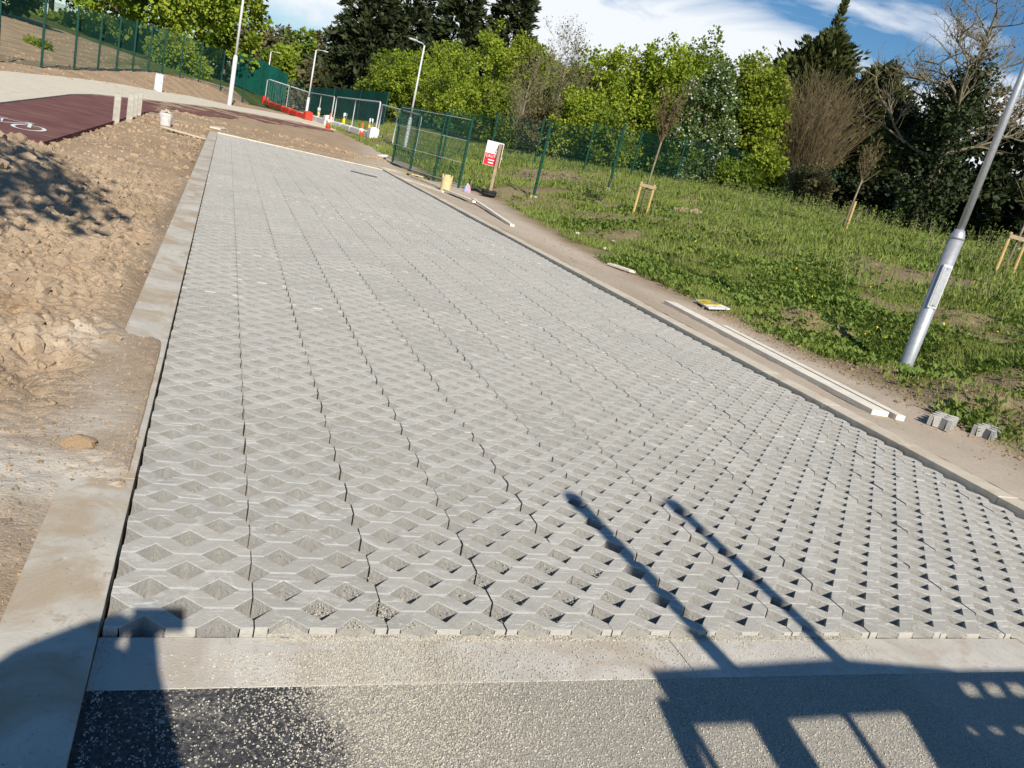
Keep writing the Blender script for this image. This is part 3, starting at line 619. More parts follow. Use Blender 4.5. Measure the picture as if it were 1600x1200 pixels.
def tree(name, label, top, R, leafm, n=9000, size=.17, H0=.1, lobes=9, trunk_r=.14, seed=0, group=None, bark='bark', cat='tree', nclus=None, cr=.5, limbn=9, barev=0.0, blossom=0, ground=None, tip=0.35):
    """deciduous tree whose highest point is `top` (world)"""
    rr = random.Random(seed); zb = float(zt(top[0], top[1])) if ground is None else ground; Hh = top[2] - zb
    root = empty(name, (top[0], top[1], zb - .05)); tag(root, label, cat, group)
    limb_mesh('trunk', limbs(rr, Vector((0, 0, 0)), Hh * .86, trunk_r, limbn, R * .9, 2, .12), bark, root)
    nclus = nclus or max(40, int(n / 45)); Pp, dd, out, tn, CC = crown_pts(rr, H0 * Hh, Hh * .97, R, nclus, n, lobes, cr)
    # leafy shoots breaking the outline
    ns = nclus // 2; k = RNG.choice(nclus, ns); L = RNG.uniform(.3, 1.0, ns) * cr * 1.8; m = max(6, int(n * tip / ns / 1.2)); t = RNG.random((ns, m)); sd = rdir(ns, .9)
    Sp = (CC[k][:, None] + sd[:, None] * (t * L[:, None])[..., None] + RNG.normal(0, .05, (ns, m, 3))).reshape(-1, 3)
    Pp = np.concatenate([Pp, Sp]); N = len(Pp); dirs = np.concatenate([dd + .5 * out, rdir(len(Sp))]); tn = np.concatenate([tn, np.repeat(RNG.random(ns), m)])
    nrm = rdir(N, .7) + .5 * np.concatenate([out, np.repeat(sd, m, 0)])
    s = size * RNG.uniform(.6, 1.35, N)
    quads('crown', Pp, dirs + rdir(N) * .8, nrm, s, s * .42, leafm, np.clip(tn + RNG.normal(0, .18, N), 0, 1), root)
    if blossom:
        k = RNG.choice(len(dd), blossom); q = Pp[k] + out[k] * .12; quads('blossom', q, rdir(blossom), rdir(blossom, .5), np.full(blossom, .13), np.full(blossom, .055), 'blossom_white', np.zeros(blossom), root)
    return root
def bare_tree(name, label, top, R, m='twig_grey', n=26, levels=3, seed=0, start=.05, r0=.10, up=1.0, buds=0, group=None, cat='tree', budm='leaf_bud', child=5, lean=(0, 0), bsize=.1):
    rr = random.Random(seed); zb = float(zt(top[0], top[1])); Hh = top[2] - zb; root = empty(name, (top[0] - lean[0], top[1] - lean[1], zb - .05)); tag(root, label, cat, group)
    L = limbs(rr, Vector((0, 0, 0)), Hh * .75, r0, n, R * 1.15, levels, start, lean, child=child, up=up); limb_mesh('trunk', L, m, root)
    if buds:
        ends = np.array([p[-1][:] for p, _ in L]); k = RNG.integers(0, len(ends), buds); q = ends[k] + RNG.normal(0, .16, (buds, 3)); s = bsize * RNG.uniform(.6, 1.3, buds)
        quads('crown', q, rdir(buds), rdir(buds, .5), s, s * .4, budm, RNG.random(buds), root)
    return root
def conifer(name, label, top, R, leafm, nb=260, per=26, seed=0, group=None, droop=-.15, H0=.04, ln=.6, tops=1, power=.75, fat=.16, spire=0.0):
    rr = np.random.default_rng(seed); zb = float(zt(top[0], top[1])); Hh = top[2] - zb; root = empty(name, (top[0], top[1], zb - .05)); tag(root, label, 'tree', group)
    b = B(); Cs = []; Ds = []; Ts = []
    for tpi in range(tops):
        ox, oy, hs = (0, 0, 1.0) if tpi == 0 else (rr.normal(0, R * .38), rr.normal(0, R * .3), rr.uniform(.62, .88)); h = Hh * hs
        b.tube([(ox * .3, oy * .3, 0), (ox, oy, h * .5), (ox, oy, h * .97)], [.22, .14, .02], 7, False)
        for i in range(nb // tops if tpi else nb):
            t = H0 + (1 - H0) * rr.random() ** 1.15; a = rr.uniform(0, 6.283); L = R * (1 - t) ** power * rr.uniform(.72, 1.12) * (1 if tpi == 0 else .7) * (.42 + 1.2 * float(vnoise(np.array(a * 1.3 + seed), np.array(t * 11.0 + tpi * 5)))) + .18; z0 = t * h
            dr = np.array([math.cos(a), math.sin(a), droop + rr.uniform(-.1, .3)]); pts = np.array([ox, oy, z0]) + dr * L * rr.uniform(.25, 1.0, (per, 1)) ** .7 + rr.normal(0, .14, (per, 3))
            if i % 3 == 0: e = np.array([ox, oy, z0]) + dr * L * .9; b.tube([(ox, oy, z0), tuple(e)], [.035, .01], 3, False)
            Cs.append(pts); d = np.tile(dr, (per, 1)) * .8 + rr.normal(0, .42, (per, 3)); d[:, 2] += .38; Ds.append(d); Ts.append(np.full(per, rr.random()))
    if spire:
        n_ = 260; t = rr.random(n_); a = rr.uniform(0, 6.283, n_); rad = (1 - t) ** .8 * .55 * rr.random(n_); Cs.append(np.stack([np.cos(a) * rad, np.sin(a) * rad, Hh * .93 + t * spire], -1)); dd_ = np.stack([np.cos(a) * .6, np.sin(a) * .6, np.full(n_, .7)], -1) + rr.normal(0, .25, (n_, 3)); Ds.append(dd_); Ts.append(rr.random(n_))
        b.tube([(0, 0, Hh * .9), (.1, 0, Hh * .93 + spire)], [.05, .01], 5, False)
    b.obj('trunk', 'bark', root, True); C = np.concatenate(Cs); D = np.concatenate(Ds); T = np.concatenate(Ts); N = len(C); s = ln * rr.uniform(.5, 1.25, N)
    quads('crown', C, D, rr.normal(size=(N, 3)) + np.array([0, -.2, .5]), s, s * fat, leafm, np.clip(T + rr.normal(0, .2, N), 0, 1), root); return root
BELT = 'trees in the belt behind the green fence'
# dark conifers behind the bright shrubs
for i, (u, v, D, R, lab) in enumerate(((600, -22, 112, 8.0, 'dark dense conifer, leftmost of the tall evergreens, rising beside the far lamp post'), (655, -70, 116, 8.4, 'tall dark conifer behind the middle lamp post, its top cut off by the frame'),
        (735, -38, 112, 6.8, 'dark conifer right of the middle lamp post, behind bright green shrubs'), (815, -48, 116, 6.4, 'dark conifer with ragged top, rightmost of the evergreens left of the cloud'))):
    conifer('conifer_tree', lab, far(u, v, D), R, 'leaf_conifer', 380, 24, 10 + i, BELT, -.22, .02, 1.0, 2, .62, .2)
# bright shrubs and small trees, left to right along the belt
TB = [(618, 84, 94, 3.9, 'leaf_mid', 'mid green bushy tree left of the middle lamp post'), (668, 88, 92, 4.2, 'leaf_bright', 'bright green leafy tree directly behind the middle lamp post'),
      (722, 68, 84, 4.2, 'leaf_bright', 'lime green tree behind the gate, below the dark conifers'), (790, 40, 68, 3.7, 'leaf_bright', 'tall bright green tree left of the bare twiggy one'),
      (846, 60, 60, 2.9, 'leaf_yellow', 'yellow green tree just behind the bare twiggy one'), (948, 78, 54, 2.9, 'leaf_bright', 'rounded bright green tree right of the bare twiggy one'),
      (1000, 72, 58, 2.8, 'leaf_yellow', 'yellow green tree behind the brown budding sapling'), (1052, 58, 56, 2.7, 'leaf_bright', 'bright green tree left of the white flowering one'),
      (1108, 50, 58, 2.6, 'leaf_mid', 'tall mid green tree behind the white flowering one'), (1192, 76, 52, 2.2, 'leaf_yellow', 'yellow green tree right of the white flowering one'),
      (1226, 112, 50, 1.9, 'leaf_yellow', 'narrow lime tree beside the bare brown bush')]
for i, (u, v, D, R, lm, lab) in enumerate(TB): tree('leafy_tree', lab, far(u, v - 8, D), R * 1.15, lm, 9600, .19, .03, 10, .12, 40 + i, BELT, cr=.45)
BK = [(700, 78, 100, 5.0, 'leaf_mid', 'mid green tree in the second row behind the gate'), (860, 88, 70, 3.6, 'leaf_mid', 'mid green tree in the second row behind the twiggy ones'), (925, 92, 68, 3.4, 'leaf_bright', 'bright tree in the second row right of the twiggy ones'),
      (1020, 84, 68, 3.4, 'leaf_mid', 'mid green tree in the second row behind the brown sapling'), (1085, 80, 66, 3.3, 'leaf_bright', 'bright tree in the second row left of the flowering one'), (1165, 92, 62, 3.0, 'leaf_mid', 'mid green tree in the second row right of the flowering one'), (1245, 140, 60, 2.6, 'leaf_mid', 'mid green tree in the second row left of the cypress')]
for i, (u, v, D, R, lm, lab) in enumerate(BK): tree('leafy_tree', lab, far(u, v, D), R, lm, 3200, .32, .0, 10, .12, 300 + i, BELT, cr=.55)
tree('blossom_tree', 'dense green tree dotted with small white blossom, behind the fence', far(1132, 84, 47), 2.05, 'leaf_blossom', 9000, .16, .02, 10, .12, 60, BELT, blossom=1500, cr=.36)
SH = [(560, 122, 112, 3.0, 'leaf_mid', 'low green shrub at the foot of the leftmost dark conifer'), (905, 140, 50, 1.9, 'leaf_bright', 'low bright shrub below the bare twiggy tree'), (965, 160, 48, 1.8, 'leaf_mid', 'low mid green shrub behind the two lone fence posts'),
      (1080, 190, 47, 1.6, 'leaf_mid', 'low green shrub left of the flowering tree, against the fence'), (1160, 250, 44.5, 1.5, 'leaf_mid', 'low green bush at the foot of the flowering tree'), (1210, 235, 46, 1.5, 'leaf_bright', 'bright low bush left of the bare brown bush'),
      (1275, 262, 45, 1.5, 'leaf_olive', 'dull olive bush under the bare brown bush'), (800, 130, 58, 2.1, 'leaf_mid', 'mid green shrub behind the caution sign'), (735, 140, 78, 2.9, 'leaf_bright', 'bright shrub behind the gate panels'), (855, 150, 50, 1.7, 'leaf_olive', 'olive brown shrub tangled with bare twigs'), (1002, 200, 50, 2.2, 'leaf_mid', 'mid green shrub behind the staked sapling'), (1040, 205, 49, 1.8, 'leaf_bright', 'bright low shrub right of the staked sapling'), (925, 190, 52, 2.0, 'leaf_mid', 'dense low shrub between the two lone fence posts')]
for i, (u, v, D, R, lm, lab) in enumerate(SH): tree('green_shrub', lab, far(u, v, D), R, lm, 3500, .16, .0, 7, .06, 80 + i, 'shrubs along the fence', cat='shrub', limbn=6, cr=.38)
bare_tree('twiggy_tree', 'pale bare twiggy tree standing against the cloud between green trees', far(905, 12, 53), 2.7, 'twig_grey', 38, 3, 5, .06, .11, 1.5, 2600, BELT, budm='leaf_olive')
bare_tree('twiggy_tree', 'smaller bare twiggy tree leaning among shrubs left of the pale one', far(848, 48, 51), 2.0, 'twig_grey', 30, 3, 6, .06, .08, 1.5, 900, BELT, budm='leaf_olive')
# bare brown fan-shaped bush
p = far(1300, 112, 51); rr = random.Random(3); zb = float(zt(p[0], p[1])); root = empty('brown_bush', (p[0], p[1], zb)); tag(root, 'leafless brown fan shaped bush in front of the cypress', 'bush'); b = B()
hh = p[2] - zb
for i in range(300):
    a = rr.uniform(0, 6.283); k = rr.random() ** .6; th = k * .47; d = Vector((math.cos(a) * math.sin(th), math.sin(a) * math.sin(th), math.cos(th))); L = hh * rr.uniform(.70, 1.0) * (1 - .12 * k); q = Vector((rr.gauss(0, .2), rr.gauss(0, .2), 0)); P = [q]
    for s in range(5): d = (d + Vector((rr.gauss(0, .13), rr.gauss(0, .13), .03))).normalized(); P.append(P[-1] + d * L / 5 * rr.uniform(.8, 1.15))
    b.tube(P, [.022, .018, .014, .012, .010, .006], 3, False)
    for s in range(7):
        j = rr.randint(2, 5); e = (d + Vector((rr.gauss(0, .5), rr.gauss(0, .35), rr.gauss(0, .2)))).normalized(); b.tube([P[j], P[j] + e * L * rr.uniform(.12, .25)], [.009, .005], 3, False)
b.obj('stems', 'twig_brown', root); k_ = 900; q_ = np.stack([RNG.normal(0, .9, k_), RNG.normal(0, .9, k_), RNG.uniform(.3, hh * .75, k_)], -1); quads('leaves', q_, rdir(k_), rdir(k_, .4), RNG.uniform(.08, .16, k_), RNG.uniform(.02, .05, k_), 'leaf_olive', RNG.random(k_), root)
conifer('cypress_tree', 'tall ragged cypress with a pointed leader behind the bare brown bush', far(1303, 58, 58), 6.6, 'leaf_cypress', 900, 34, 77, BELT, .30, .02, .46, 6, .90, .22, 2.9)
conifer('cypress_tree', 'lower ragged cypress on the right flank of the tall pointed one', far(1385, 110, 56), 3.4, 'leaf_cypress', 480, 32, 78, BELT, .15, .02, .45, 3, .6, .22)
for i, (u, v, D, R, lab) in enumerate(((1362, 268, 52, 2.4, 'dark evergreen hedge shrub below the cypress, left end of the dark hedge'), (1420, 285, 50, 2.3, 'dark evergreen hedge shrub in the middle of the shaded gap'), (1478, 212, 50, 2.0, 'tall dark evergreen shrub left of the ivy clad tree'), (1500, 262, 44, 2.2, 'dark evergreen shrub at the foot of the ivy clad tree'), (1560, 300, 40, 2.2, 'dark shrub behind the near lamp post'), (1620, 290, 38, 2.4, 'dark shrub at the right edge behind the staked sapling'), (1560, 130, 44, 2.6, 'tall dark evergreen behind the ivy clad tree'), (1612, 190, 41, 2.4, 'dark evergreen at the right edge behind the ivy clad tree'))):
    tree('dark_shrub', lab, far(u, v, D), R, 'leaf_dark', 3400, .25, .0, 8, .08, 120 + i, 'dark shrubs of the shaded hedge', cat='shrub', limbn=6, cr=.4)
# ivy-clad tree with bare contorted limbs at the right edge
p = far(1585, -70, 37); zb = float(zt(p[0], p[1])); rr = random.Random(9); root = empty('ivy_tree', (p[0], p[1], zb - .05)); tag(root, 'big bare limbed tree with ivy clad trunk at the right edge', 'tree')
L = limbs(rr, Vector((0, 0, 0)), (p[2] - zb) * .8, .32, 24, 3.6, 3, .3, (0, 0), .25, child=8, up=.75); limb_mesh('trunk', L, 'bark_pale', root)
Ci = [];
for P, r in L[:26]:
    for q in P[:3]:
        if q.z < (p[2] - zb) * .72: Ci.append(q[:])
Ci = np.array(Ci + [(rr.gauss(0, .5), rr.gauss(0, .5), rr.uniform(.2, (p[2] - zb) * .62)) for _ in range(90)]); k = RNG.integers(0, len(Ci), 15000); d = rdir(15000); q = Ci[k] + d * (RNG.random(15000) ** .5 * .62)[:, None]
quads('ivy', q, d + rdir(15000), d + rdir(15000, .4), RNG.uniform(.1, .22, 15000), RNG.uniform(.04, .09, 15000), 'leaf_ivy', RNG.random(15000), root)
ends = np.array([pp[-1][:] for pp, _ in L]); k = RNG.integers(0, len(ends), 1500); quads('buds', ends[k] + RNG.normal(0, .08, (1500, 3)), rdir(1500), rdir(1500), np.full(1500, .07), np.full(1500, .025), 'leaf_olive', RNG.random(1500), root)
bare_tree('bare_tree', 'thin bare branches showing against the sky left of the ivy tree', far(1462, 165, 43), 1.9, 'twig_brown', 14, 3, 31, .25, .06, .8, 300, BELT, budm='leaf_dark')
# trees on the left, behind the long fence
tree('leafy_tree', 'huge bright green tree overhanging the long fence at the left', far(262, -190, 92), 9.5, 'leaf_bright', 17000, .42, .07, 16, .4, 200, 'trees behind the long fence', cr=.9, nclus=520)
tree('leafy_tree', 'yellowish leafy tree behind the tall left lamp post', far(372, -70, 98), 5.0, 'leaf_yellow', 5000, .44, .04, 10, .3, 201, 'trees behind the long fence', cr=.8)
tree('leafy_tree', 'dark green tree on the left edge behind the first fence posts', far(-20, -190, 72), 4.2, 'leaf_dark', 4000, .46, .02, 10, .3, 202, 'trees behind the long fence', cr=.7)
tree('leafy_tree', 'mid green tree between dark left one and huge bright one', far(95, -190, 105), 7.0, 'leaf_mid', 5000, .52, .03, 12, .3, 203, 'trees behind the long fence', cr=.8)
tree('green_shrub', 'wide mid green bush behind the fence left of the huge tree', far(140, 35, 100), 5.5, 'leaf_mid', 4500, .42, .0, 9, .1, 206, 'shrubs along the fence', cat='shrub', cr=.7)
tree('green_shrub', 'mid green bush under the left side of the huge tree', far(205, 45, 96), 5.0, 'leaf_mid', 4500, .42, .0, 9, .1, 207, 'shrubs along the fence', cat='shrub', cr=.7)
tree('green_shrub', 'bright shrub against the fence below the huge green tree', far(280, 55, 82), 3.2, 'leaf_bright', 8000, .26, .0, 8, .1, 205, 'shrubs along the fence', cat='shrub', cr=.6)
tree('green_shrub', 'small leafy bush inside the fence at the left edge', far(56, 70, 55), .8, 'leaf_yellow', 900, .16, .0, 5, .04, 204, 'shrubs along the fence', cat='shrub', limbn=5, cr=.3)
for i, (u, v, D, R, lm, lab) in enumerate(((402, 30, 135, 4.5, 'leaf_olive', 'olive brown distant tree right of the tall left lamp'), (440, 28, 150, 5.0, 'leaf_olive', 'pale brown distant tree over the first far lamp'), (475, 36, 140, 4.8, 'leaf_mid', 'green distant tree between the two far lamps'), (515, 45, 150, 5.0, 'leaf_olive', 'brownish distant tree above the far lamp head'), (548, 52, 135, 4.0, 'leaf_mid', 'green distant tree touching the dark conifers'), (455, 75, 120, 3.4, 'leaf_bright', 'small bright tree behind the teal screen'), (530, 95, 115, 3.0, 'leaf_mid', 'small green tree in the gap left of the conifers'), (495, 95, 112, 2.8, 'leaf_olive', 'small brown tree behind the temporary fence'), (415, 80, 118, 3.2, 'leaf_mid', 'small green tree behind the far fence beside the tall left lamp'))):
    tree('distant_tree', lab, far(u, v, D), R, lm, 3000, .50, .0, 9, .2, 220 + i, 'distant trees closing the view', cr=.7)
# off-frame tree on the left whose shadow falls across the earth mound
bare_tree('young_tree', 'young thinly leaved tree beside the mound, outside the picture', np.array([-1.85, 2.9, 5.5]), 1.0, 'bark', 22, 3, 44, .55, .09, .9, 800, None, budm='leaf_mid', bsize=.14)
# ================================================================== GRASS AND WEEDS
def verge_scatter(n, x0, x1, y0, y1, thr=1.0):
    x = RNG.uniform(x0, x1, n); y = RNG.uniform(y0, y1, n); k = RNG.random(n) < vgrass(x, y) * thr; x, y = x[k], y[k]; return np.stack([x, y, vz(x, y)], -1)
def blades(name, zones, m, hmin, hmax, wid, lean=.5):
    Cs = []; sc = []
    for z in zones: q = verge_scatter(*z[:5], *(z[6:] or ())); Cs.append(q); sc.append(np.full(len(q), z[5]))
    C = np.concatenate(Cs); sc = np.concatenate(sc); N = len(C); d = rdir(N) * lean; d[:, 2] = 1; tall = .45 + 1.1 * np.clip(fbm(C[:, 0] * .7, C[:, 1] * .7, 4) + .45, 0, 1.2); s = RNG.uniform(hmin, hmax, N) * sc * tall
    o = quads(name, C - np.array([0, 0, .02]), d, rdir(N), s, wid * sc, m, np.clip(RNG.random(N) * .6 + 1.2 * np.clip(fbm(C[:, 0] * .5 + 9, C[:, 1] * .5, 4) + .15, 0, 1) * .6, 0, 1)); o['kind'] = 'stuff'; return o
blades('grass', [(125000, 6.8, 13, 4, 14, .9), (62000, 7.5, 20, 14, 26, 1.45), (36000, 8, 34, 26, 46, 2.4), (36000, 12, 24, 4, 26, 2.1), (16000, 7.5, 16, 36, 78, 2.6)], 'grass_blade', .05, .15, .0066, .6)
def rosettes(name, zones, m):
    Cs = []; Ds = []; Ns = []; S_ = []; Tn = []
    for (n, x0, x1, y0, y1, sc) in zones:
        q = verge_scatter(n, x0, x1, y0, y1, .9); cl = np.clip(fbm(q[:, 0] * .9 + 3, q[:, 1] * .9, 4) + .12, 0, 1) > RNG.random(len(q)) * .42; q = q[cl]
        for j in range(6):
            a = RNG.uniform(0, 6.283, len(q)); e = RNG.uniform(.15, 1.1, len(q)); d = np.stack([np.cos(a), np.sin(a), e], -1); Cs.append(q + np.array([0, 0, .01]) + d * .03 * sc); Ds.append(d); nn = np.stack([-np.cos(a) * e, -np.sin(a) * e, np.ones(len(q))], -1); Ns.append(nn + rdir(len(q)) * .4); S_.append(RNG.uniform(.04, .13, len(q)) * sc); Tn.append(RNG.random(len(q)))
    s = np.concatenate(S_); o = quads(name, np.concatenate(Cs), np.concatenate(Ds), np.concatenate(Ns), s, s * .27, m, np.concatenate(Tn)); o['kind'] = 'stuff'; return o
rosettes('broadleaf_weeds', [(30000, 6.8, 13, 4, 14, .92), (9000, 8, 20, 14, 26, 1.2), (7000, 8, 34, 26, 46, 1.6), (7000, 12, 24, 4, 26, 1.4)], 'weed_leaf')
q = verge_scatter(5200, 10.5, 26, 8, 34, .8); q = q[fbm(q[:, 0] * .4, q[:, 1] * .4) > -.04]; N = len(q); hgt = RNG.uniform(.3, .85, N); d = rdir(N) * .22; d[:, 2] = 1
o = quads('dry_stems', q, d, rdir(N), hgt, np.full(N, .006), 'dry_stem', RNG.random(N)); o['kind'] = 'stuff'
t = RNG.uniform(.3, 1, (N, 9)); q2 = (q[:, None] + d[:, None] * (hgt[:, None] * t)[..., None]).reshape(-1, 3); k = RNG.random(len(q2)) < .6; q2 = q2[k]; N2 = len(q2); o = quads('stem_leaves', q2, rdir(N2, .2), rdir(N2, .5), RNG.uniform(.05, .13, N2), RNG.uniform(.01, .025, N2), 'weed_leaf', RNG.random(N2)); o['kind'] = 'stuff'
q = verge_scatter(170, 8.5, 18, 6, 20, .5); q[:, 2] += RNG.uniform(.06, .16, len(q)); N = len(q); o = quads('dandelion_heads', q, rdir(N), np.tile([0, -.5, 1.], (N, 1)), np.full(N, .04), np.full(N, .018), 'dandelion', np.zeros(N)); o['kind'] = 'stuff'
C = scat(60, 7.6, 11, 8, 22, lambda x, y: .5 * sst(0, .3, x - edge_path(y)) * (1 - sst(.5, 2.0, x - edge_path(y))), vz)
for i, q in enumerate(C[:14]):
    o = link('pale_stone', lump_mesh('pale_stone', 2, .4, i), 'stone_white'); s = RNG.uniform(.03, .08); o.location = tuple(q + np.array([0, 0, s * .2])); o.scale = (s * 1.2, s, s * .6); tag(o, 'small pale stone lying on the grass edge by the path', 'stone', 'pale stones along the path edge')
# clods in the gap between panel and cones
for i, (u, v, s) in enumerate(((598, 246, .22), (590, 231, .2), (600, 234, .15))):
    q = hit(u, v); o = link('pale_rubble', lump_mesh('pale_rubble', 2, .5, 30 + i), 'stone_white'); o.location = (q[0], q[1], q[2] + s * .3); o.scale = (s * 1.3, s, s * .6); tag(o, ('white rubble lump by the left end of the gate', 'whitish rubble lump on the grass, left of two behind the white block', 'whitish rubble lump on the grass, right of two behind the white block')[i], 'rubble')
# ================================================================== STREET FURNITURE
def lamp(name, label, base, height, seed=0, tilt=(0, 0), rz=0, rb=.084, rs=.045, arm=.55, kb=1.75, mt='galvanised'):
    root = empty(name, base); tag(root, label, 'lamp post', 'street lamps'); root.rotation_euler = (tilt[0], tilt[1], rz)
    b = B(); b.tube([(0, 0, -.3), (0, 0, .0), (0, 0, kb - .03)], [rb, rb, rb], 24); b.obj('base_column', mt, root, True)
    b = B(); b.tube([(0, 0, kb - .03), (0, 0, kb), (0, 0, kb + .035), (0, 0, kb + .09)], [rb + .002, rb + .002, rb * .92, rs + .012], 24); b.obj('shoulder', mt, root, True)
    b = B(); b.tube([(0, 0, kb + .08), (0, 0, height * .6), (0, 0, height)], [rs, rs * .95, rs * .8], 18); b.obj('shaft', mt, root, True)
    b = B(); b.tube([(0, 0, height - .03), (0, -arm * .15, height + .06), (0, -arm * .6, height + .09)], .025, 10); b.obj('arm', mt, root, True)
    b = B(); b.box((0, -arm * .6 - .22, height + .10), (.2, .46, .07), 0, .02); hd = b.obj('lamp_head', 'galv_dull', root); b = B(); b.box((0, -arm * .6 - .24, height + .062), (.15, .32, .012)); b.obj('lens', 'sign_white', hd)
    return root
nb = gnd(1412, 578, .07); L1 = lamp('street_lamp', 'near galvanised lamp post with service door, leaning at the right edge', (nb[0], nb[1], .07), 6.0, tilt=(0, math.radians(1.2)))
a = math.atan2(-nb[1], -nb[0]) + .35; dv = Vector((math.cos(a), math.sin(a), 0)); b = B(); R_ = Matrix.Rotation(a, 3, 'Z')
b.box(tuple(dv * .079 + Vector((0, 0, 1.12))), (.026, .115, .56), 0, .006, R_); dr = b.obj('service_door', 'galv_dull', L1)
b = B(); b.box(tuple(dv * .095 + Vector((0, 0, 1.12))), (.006, .085, .50), 0, .002, R_); b.obj('door_panel', 'galvanised', dr)
for zz in (.885, 1.355): b = B(); q = dv * .098 + Vector((0, 0, zz)); b.tube([q, q + dv * .004], .008, 8); b.obj('bolt', 'iron', dr)
ml = far(630, 244, 46.5); top = far(668, 72, 47.5); q = (ml[0], ml[1], float(zt(ml[0], ml[1]))); lamp('street_lamp', 'lamp post standing behind the green gate panels', q, top[2] - q[2] - .1, rz=math.radians(-70), rb=.1, rs=.055, mt='galv_dull', arm=.9)
q = hit(358, 166); lamp('street_lamp', 'tall white lamp post on the concrete path, top cut off by the frame', q, 10.0, rz=0, rb=.14, rs=.085, kb=3.2, mt='galv_dull')
q = far(478, 180, 78); top = far(497, 79, 78); zb = float(zt(q[0], q[1])); lamp('street_lamp', 'distant lamp post rising behind the temporary mesh fence', (q[0], q[1], zb), top[2] - zb, rz=math.radians(90), rb=.12, rs=.075, mt='galv_dull', arm=1.0)
q = far(418, 120, 112); top = far(425, 81, 112); zb = float(zt(q[0], q[1])); lamp('street_lamp', 'farthest lamp post, seen over the teal screen', (q[0], q[1], zb), top[2] - zb, rz=math.radians(90), rb=.12, rs=.08, mt='galv_dull', arm=1.1)
# ---- fences of green posts and welded mesh
_pm = {}
def panel_mesh(w, h, wire=.006, pitch=.05):
    key = (round(w, 2), round(h, 2), wire)
    if key in _pm: return _pm[key]
    V = []; Fa = []
    def bar(a, b_, r):
        o = len(V); a, b_ = np.array(a), np.array(b_); ax = (b_ - a) / np.linalg.norm(b_ - a); s = np.array([0, 1, 0.]); t = np.cross(ax, s)
        for p in (a, b_):
            for i, j in ((-1, -1), (1, -1), (1, 1), (-1, 1)): V.append(p + s * r * i + t * r * j)
        for k in range(4): Fa.append([o + k, o + (k + 1) % 4, o + 4 + (k + 1) % 4, o + 4 + k])
    x = pitch
    while x < w - .01: bar((x, 0, 0.04), (x, 0, h), wire / 2); x += pitch
    z = .05
    while z < h: bar((0, .006, z), (w, .006, z), wire / 2 * 1.2); z += .2
    m = py_mesh('mesh_panel', V, Fa); m.materials.append(MT['fence_green']); _pm[key] = m; return m
_post = {}
def post_mesh(h, r=.035):
    if h in _post: return _post[h]
    b = B(); b.box((0, 0, h / 2 - .15), (r * 2, r * 1.6, h + .3), 0, .006); b.box((0, 0, h + .008), (r * 2.2, r * 1.9, .02)); m = py_mesh('post', b.V, b.F); m.materials.append(MT['fence_green']); _post[h] = m; return m
def fence(name, label, pts, h, rails=False, wire=.008, r=.035, pitch=.05, skip=()):
    root = empty(name, pts[0]); tag(root, label, 'fence'); o0 = Vector(pts[0])
    for i, p in enumerate(pts):
        o = bpy.data.objects.new('post', post_mesh(h, r)); COL.objects.link(o); o.parent = root; o.location = Vector(p) - o0
        if i + 1 < len(pts) and i not in skip:
            q = Vector(pts[i + 1]); a = Vector(p); d = q - a; w = math.hypot(d.x, d.y); rz = math.atan2(d.y, d.x); sh = d.z / w
            m = panel_mesh(w - .05, h - .08, wire, pitch).copy() if False else panel_mesh(round(w - .05, 1), h - .08, wire, pitch)
            o = bpy.data.objects.new('mesh_panel', m); COL.objects.link(o); o.parent = root; sx = (w - .05) / round(w - .05, 1)
            o.matrix_local = Matrix.Translation(a - o0 + Vector((math.cos(rz) * .025, math.sin(rz) * .025, .05))) @ Matrix.Rotation(rz, 4, 'Z') @ Matrix(((sx, 0, 0, 0), (0, 1, 0, 0), (sh, 0, 1, 0), (0, 0, 0, 1)))
            if rails:
                for zz in rails: b = B(); nrm = Vector((-math.sin(rz), math.cos(rz), 0)) * -.03; b.tube([a - o0 + nrm + Vector((0, 0, zz)), q - o0 + nrm + Vector((0, 0, zz))], .008, 6); b.obj('rail', 'galv_dull', root)
    return root
g = lambda u, v, z=0.0: tuple(gnd(u, v, z))
gate = [g(612, 258, .02), g(640, 269, .02), g(677, 281, .03), g(716, 293, .04)]
fence('mesh_gate', 'green mesh fence run beside the far right corner of the paved bay', gate, 2.4, (.12, .85, 1.6, 2.3), .0055, .04)
ln = []
for x in (7.3, 9.6, 11.9, 14.3, 17.1, 19.9, 22.7, 25.5, 28.3, 31.1, 34.0): yy = 38.0 + .09 * (x - 14); ln.append((x, yy, float(vz(np.array(x), np.array(yy)))))
fence('mesh_fence', 'long green mesh fence running in front of the shrub belt at the right', ln, 2.4, False, .0065, .04)
for u, v, D, lab in ((835, 301, 26.9, 'lone green fence post without mesh, left of two in the grass'), (949, 300, 31.2, 'lone green fence post without mesh, right of two, near the staked sapling')):
    q = far(u, v, D); q[2] = float(vz(np.array(q[0]), np.array(q[1]))); root = empty('fence_post', q); tag(root, lab, 'fence post', 'lone fence posts'); o = bpy.data.objects.new('post', post_mesh(2.4)); COL.objects.link(o); o.parent = root
    b = B(); b.tube([(0, 0, -.1), (0, 0, .05), (0, 0, .07)], [.17, .15, .10], 9); b.obj('footing', 'path_concrete', root)
    for zz in (.5, 1.2, 1.9): b = B(); b.box((0, -.04, zz), (.09, .03, .04)); b.obj('clip', 'fence_green', root)
lf = [(-13.5, 38.6), (-11.3, 40), (-9.2, 41.6), (-8.0, 44), (-7.2, 47.4), (-6.6, 50.8), (-6.1, 54.2), (-5.6, 57.6), (-5.0, 61), (-4.4, 64.4), (-3.4, 67.4), (-2.2, 70.2), (-.6, 73), (1.2, 75.6), (3.2, 78), (5.2, 80), (7.2, 82)]
lf = [(x, y, float(zt(x, y)) + .02) for x, y in lf]
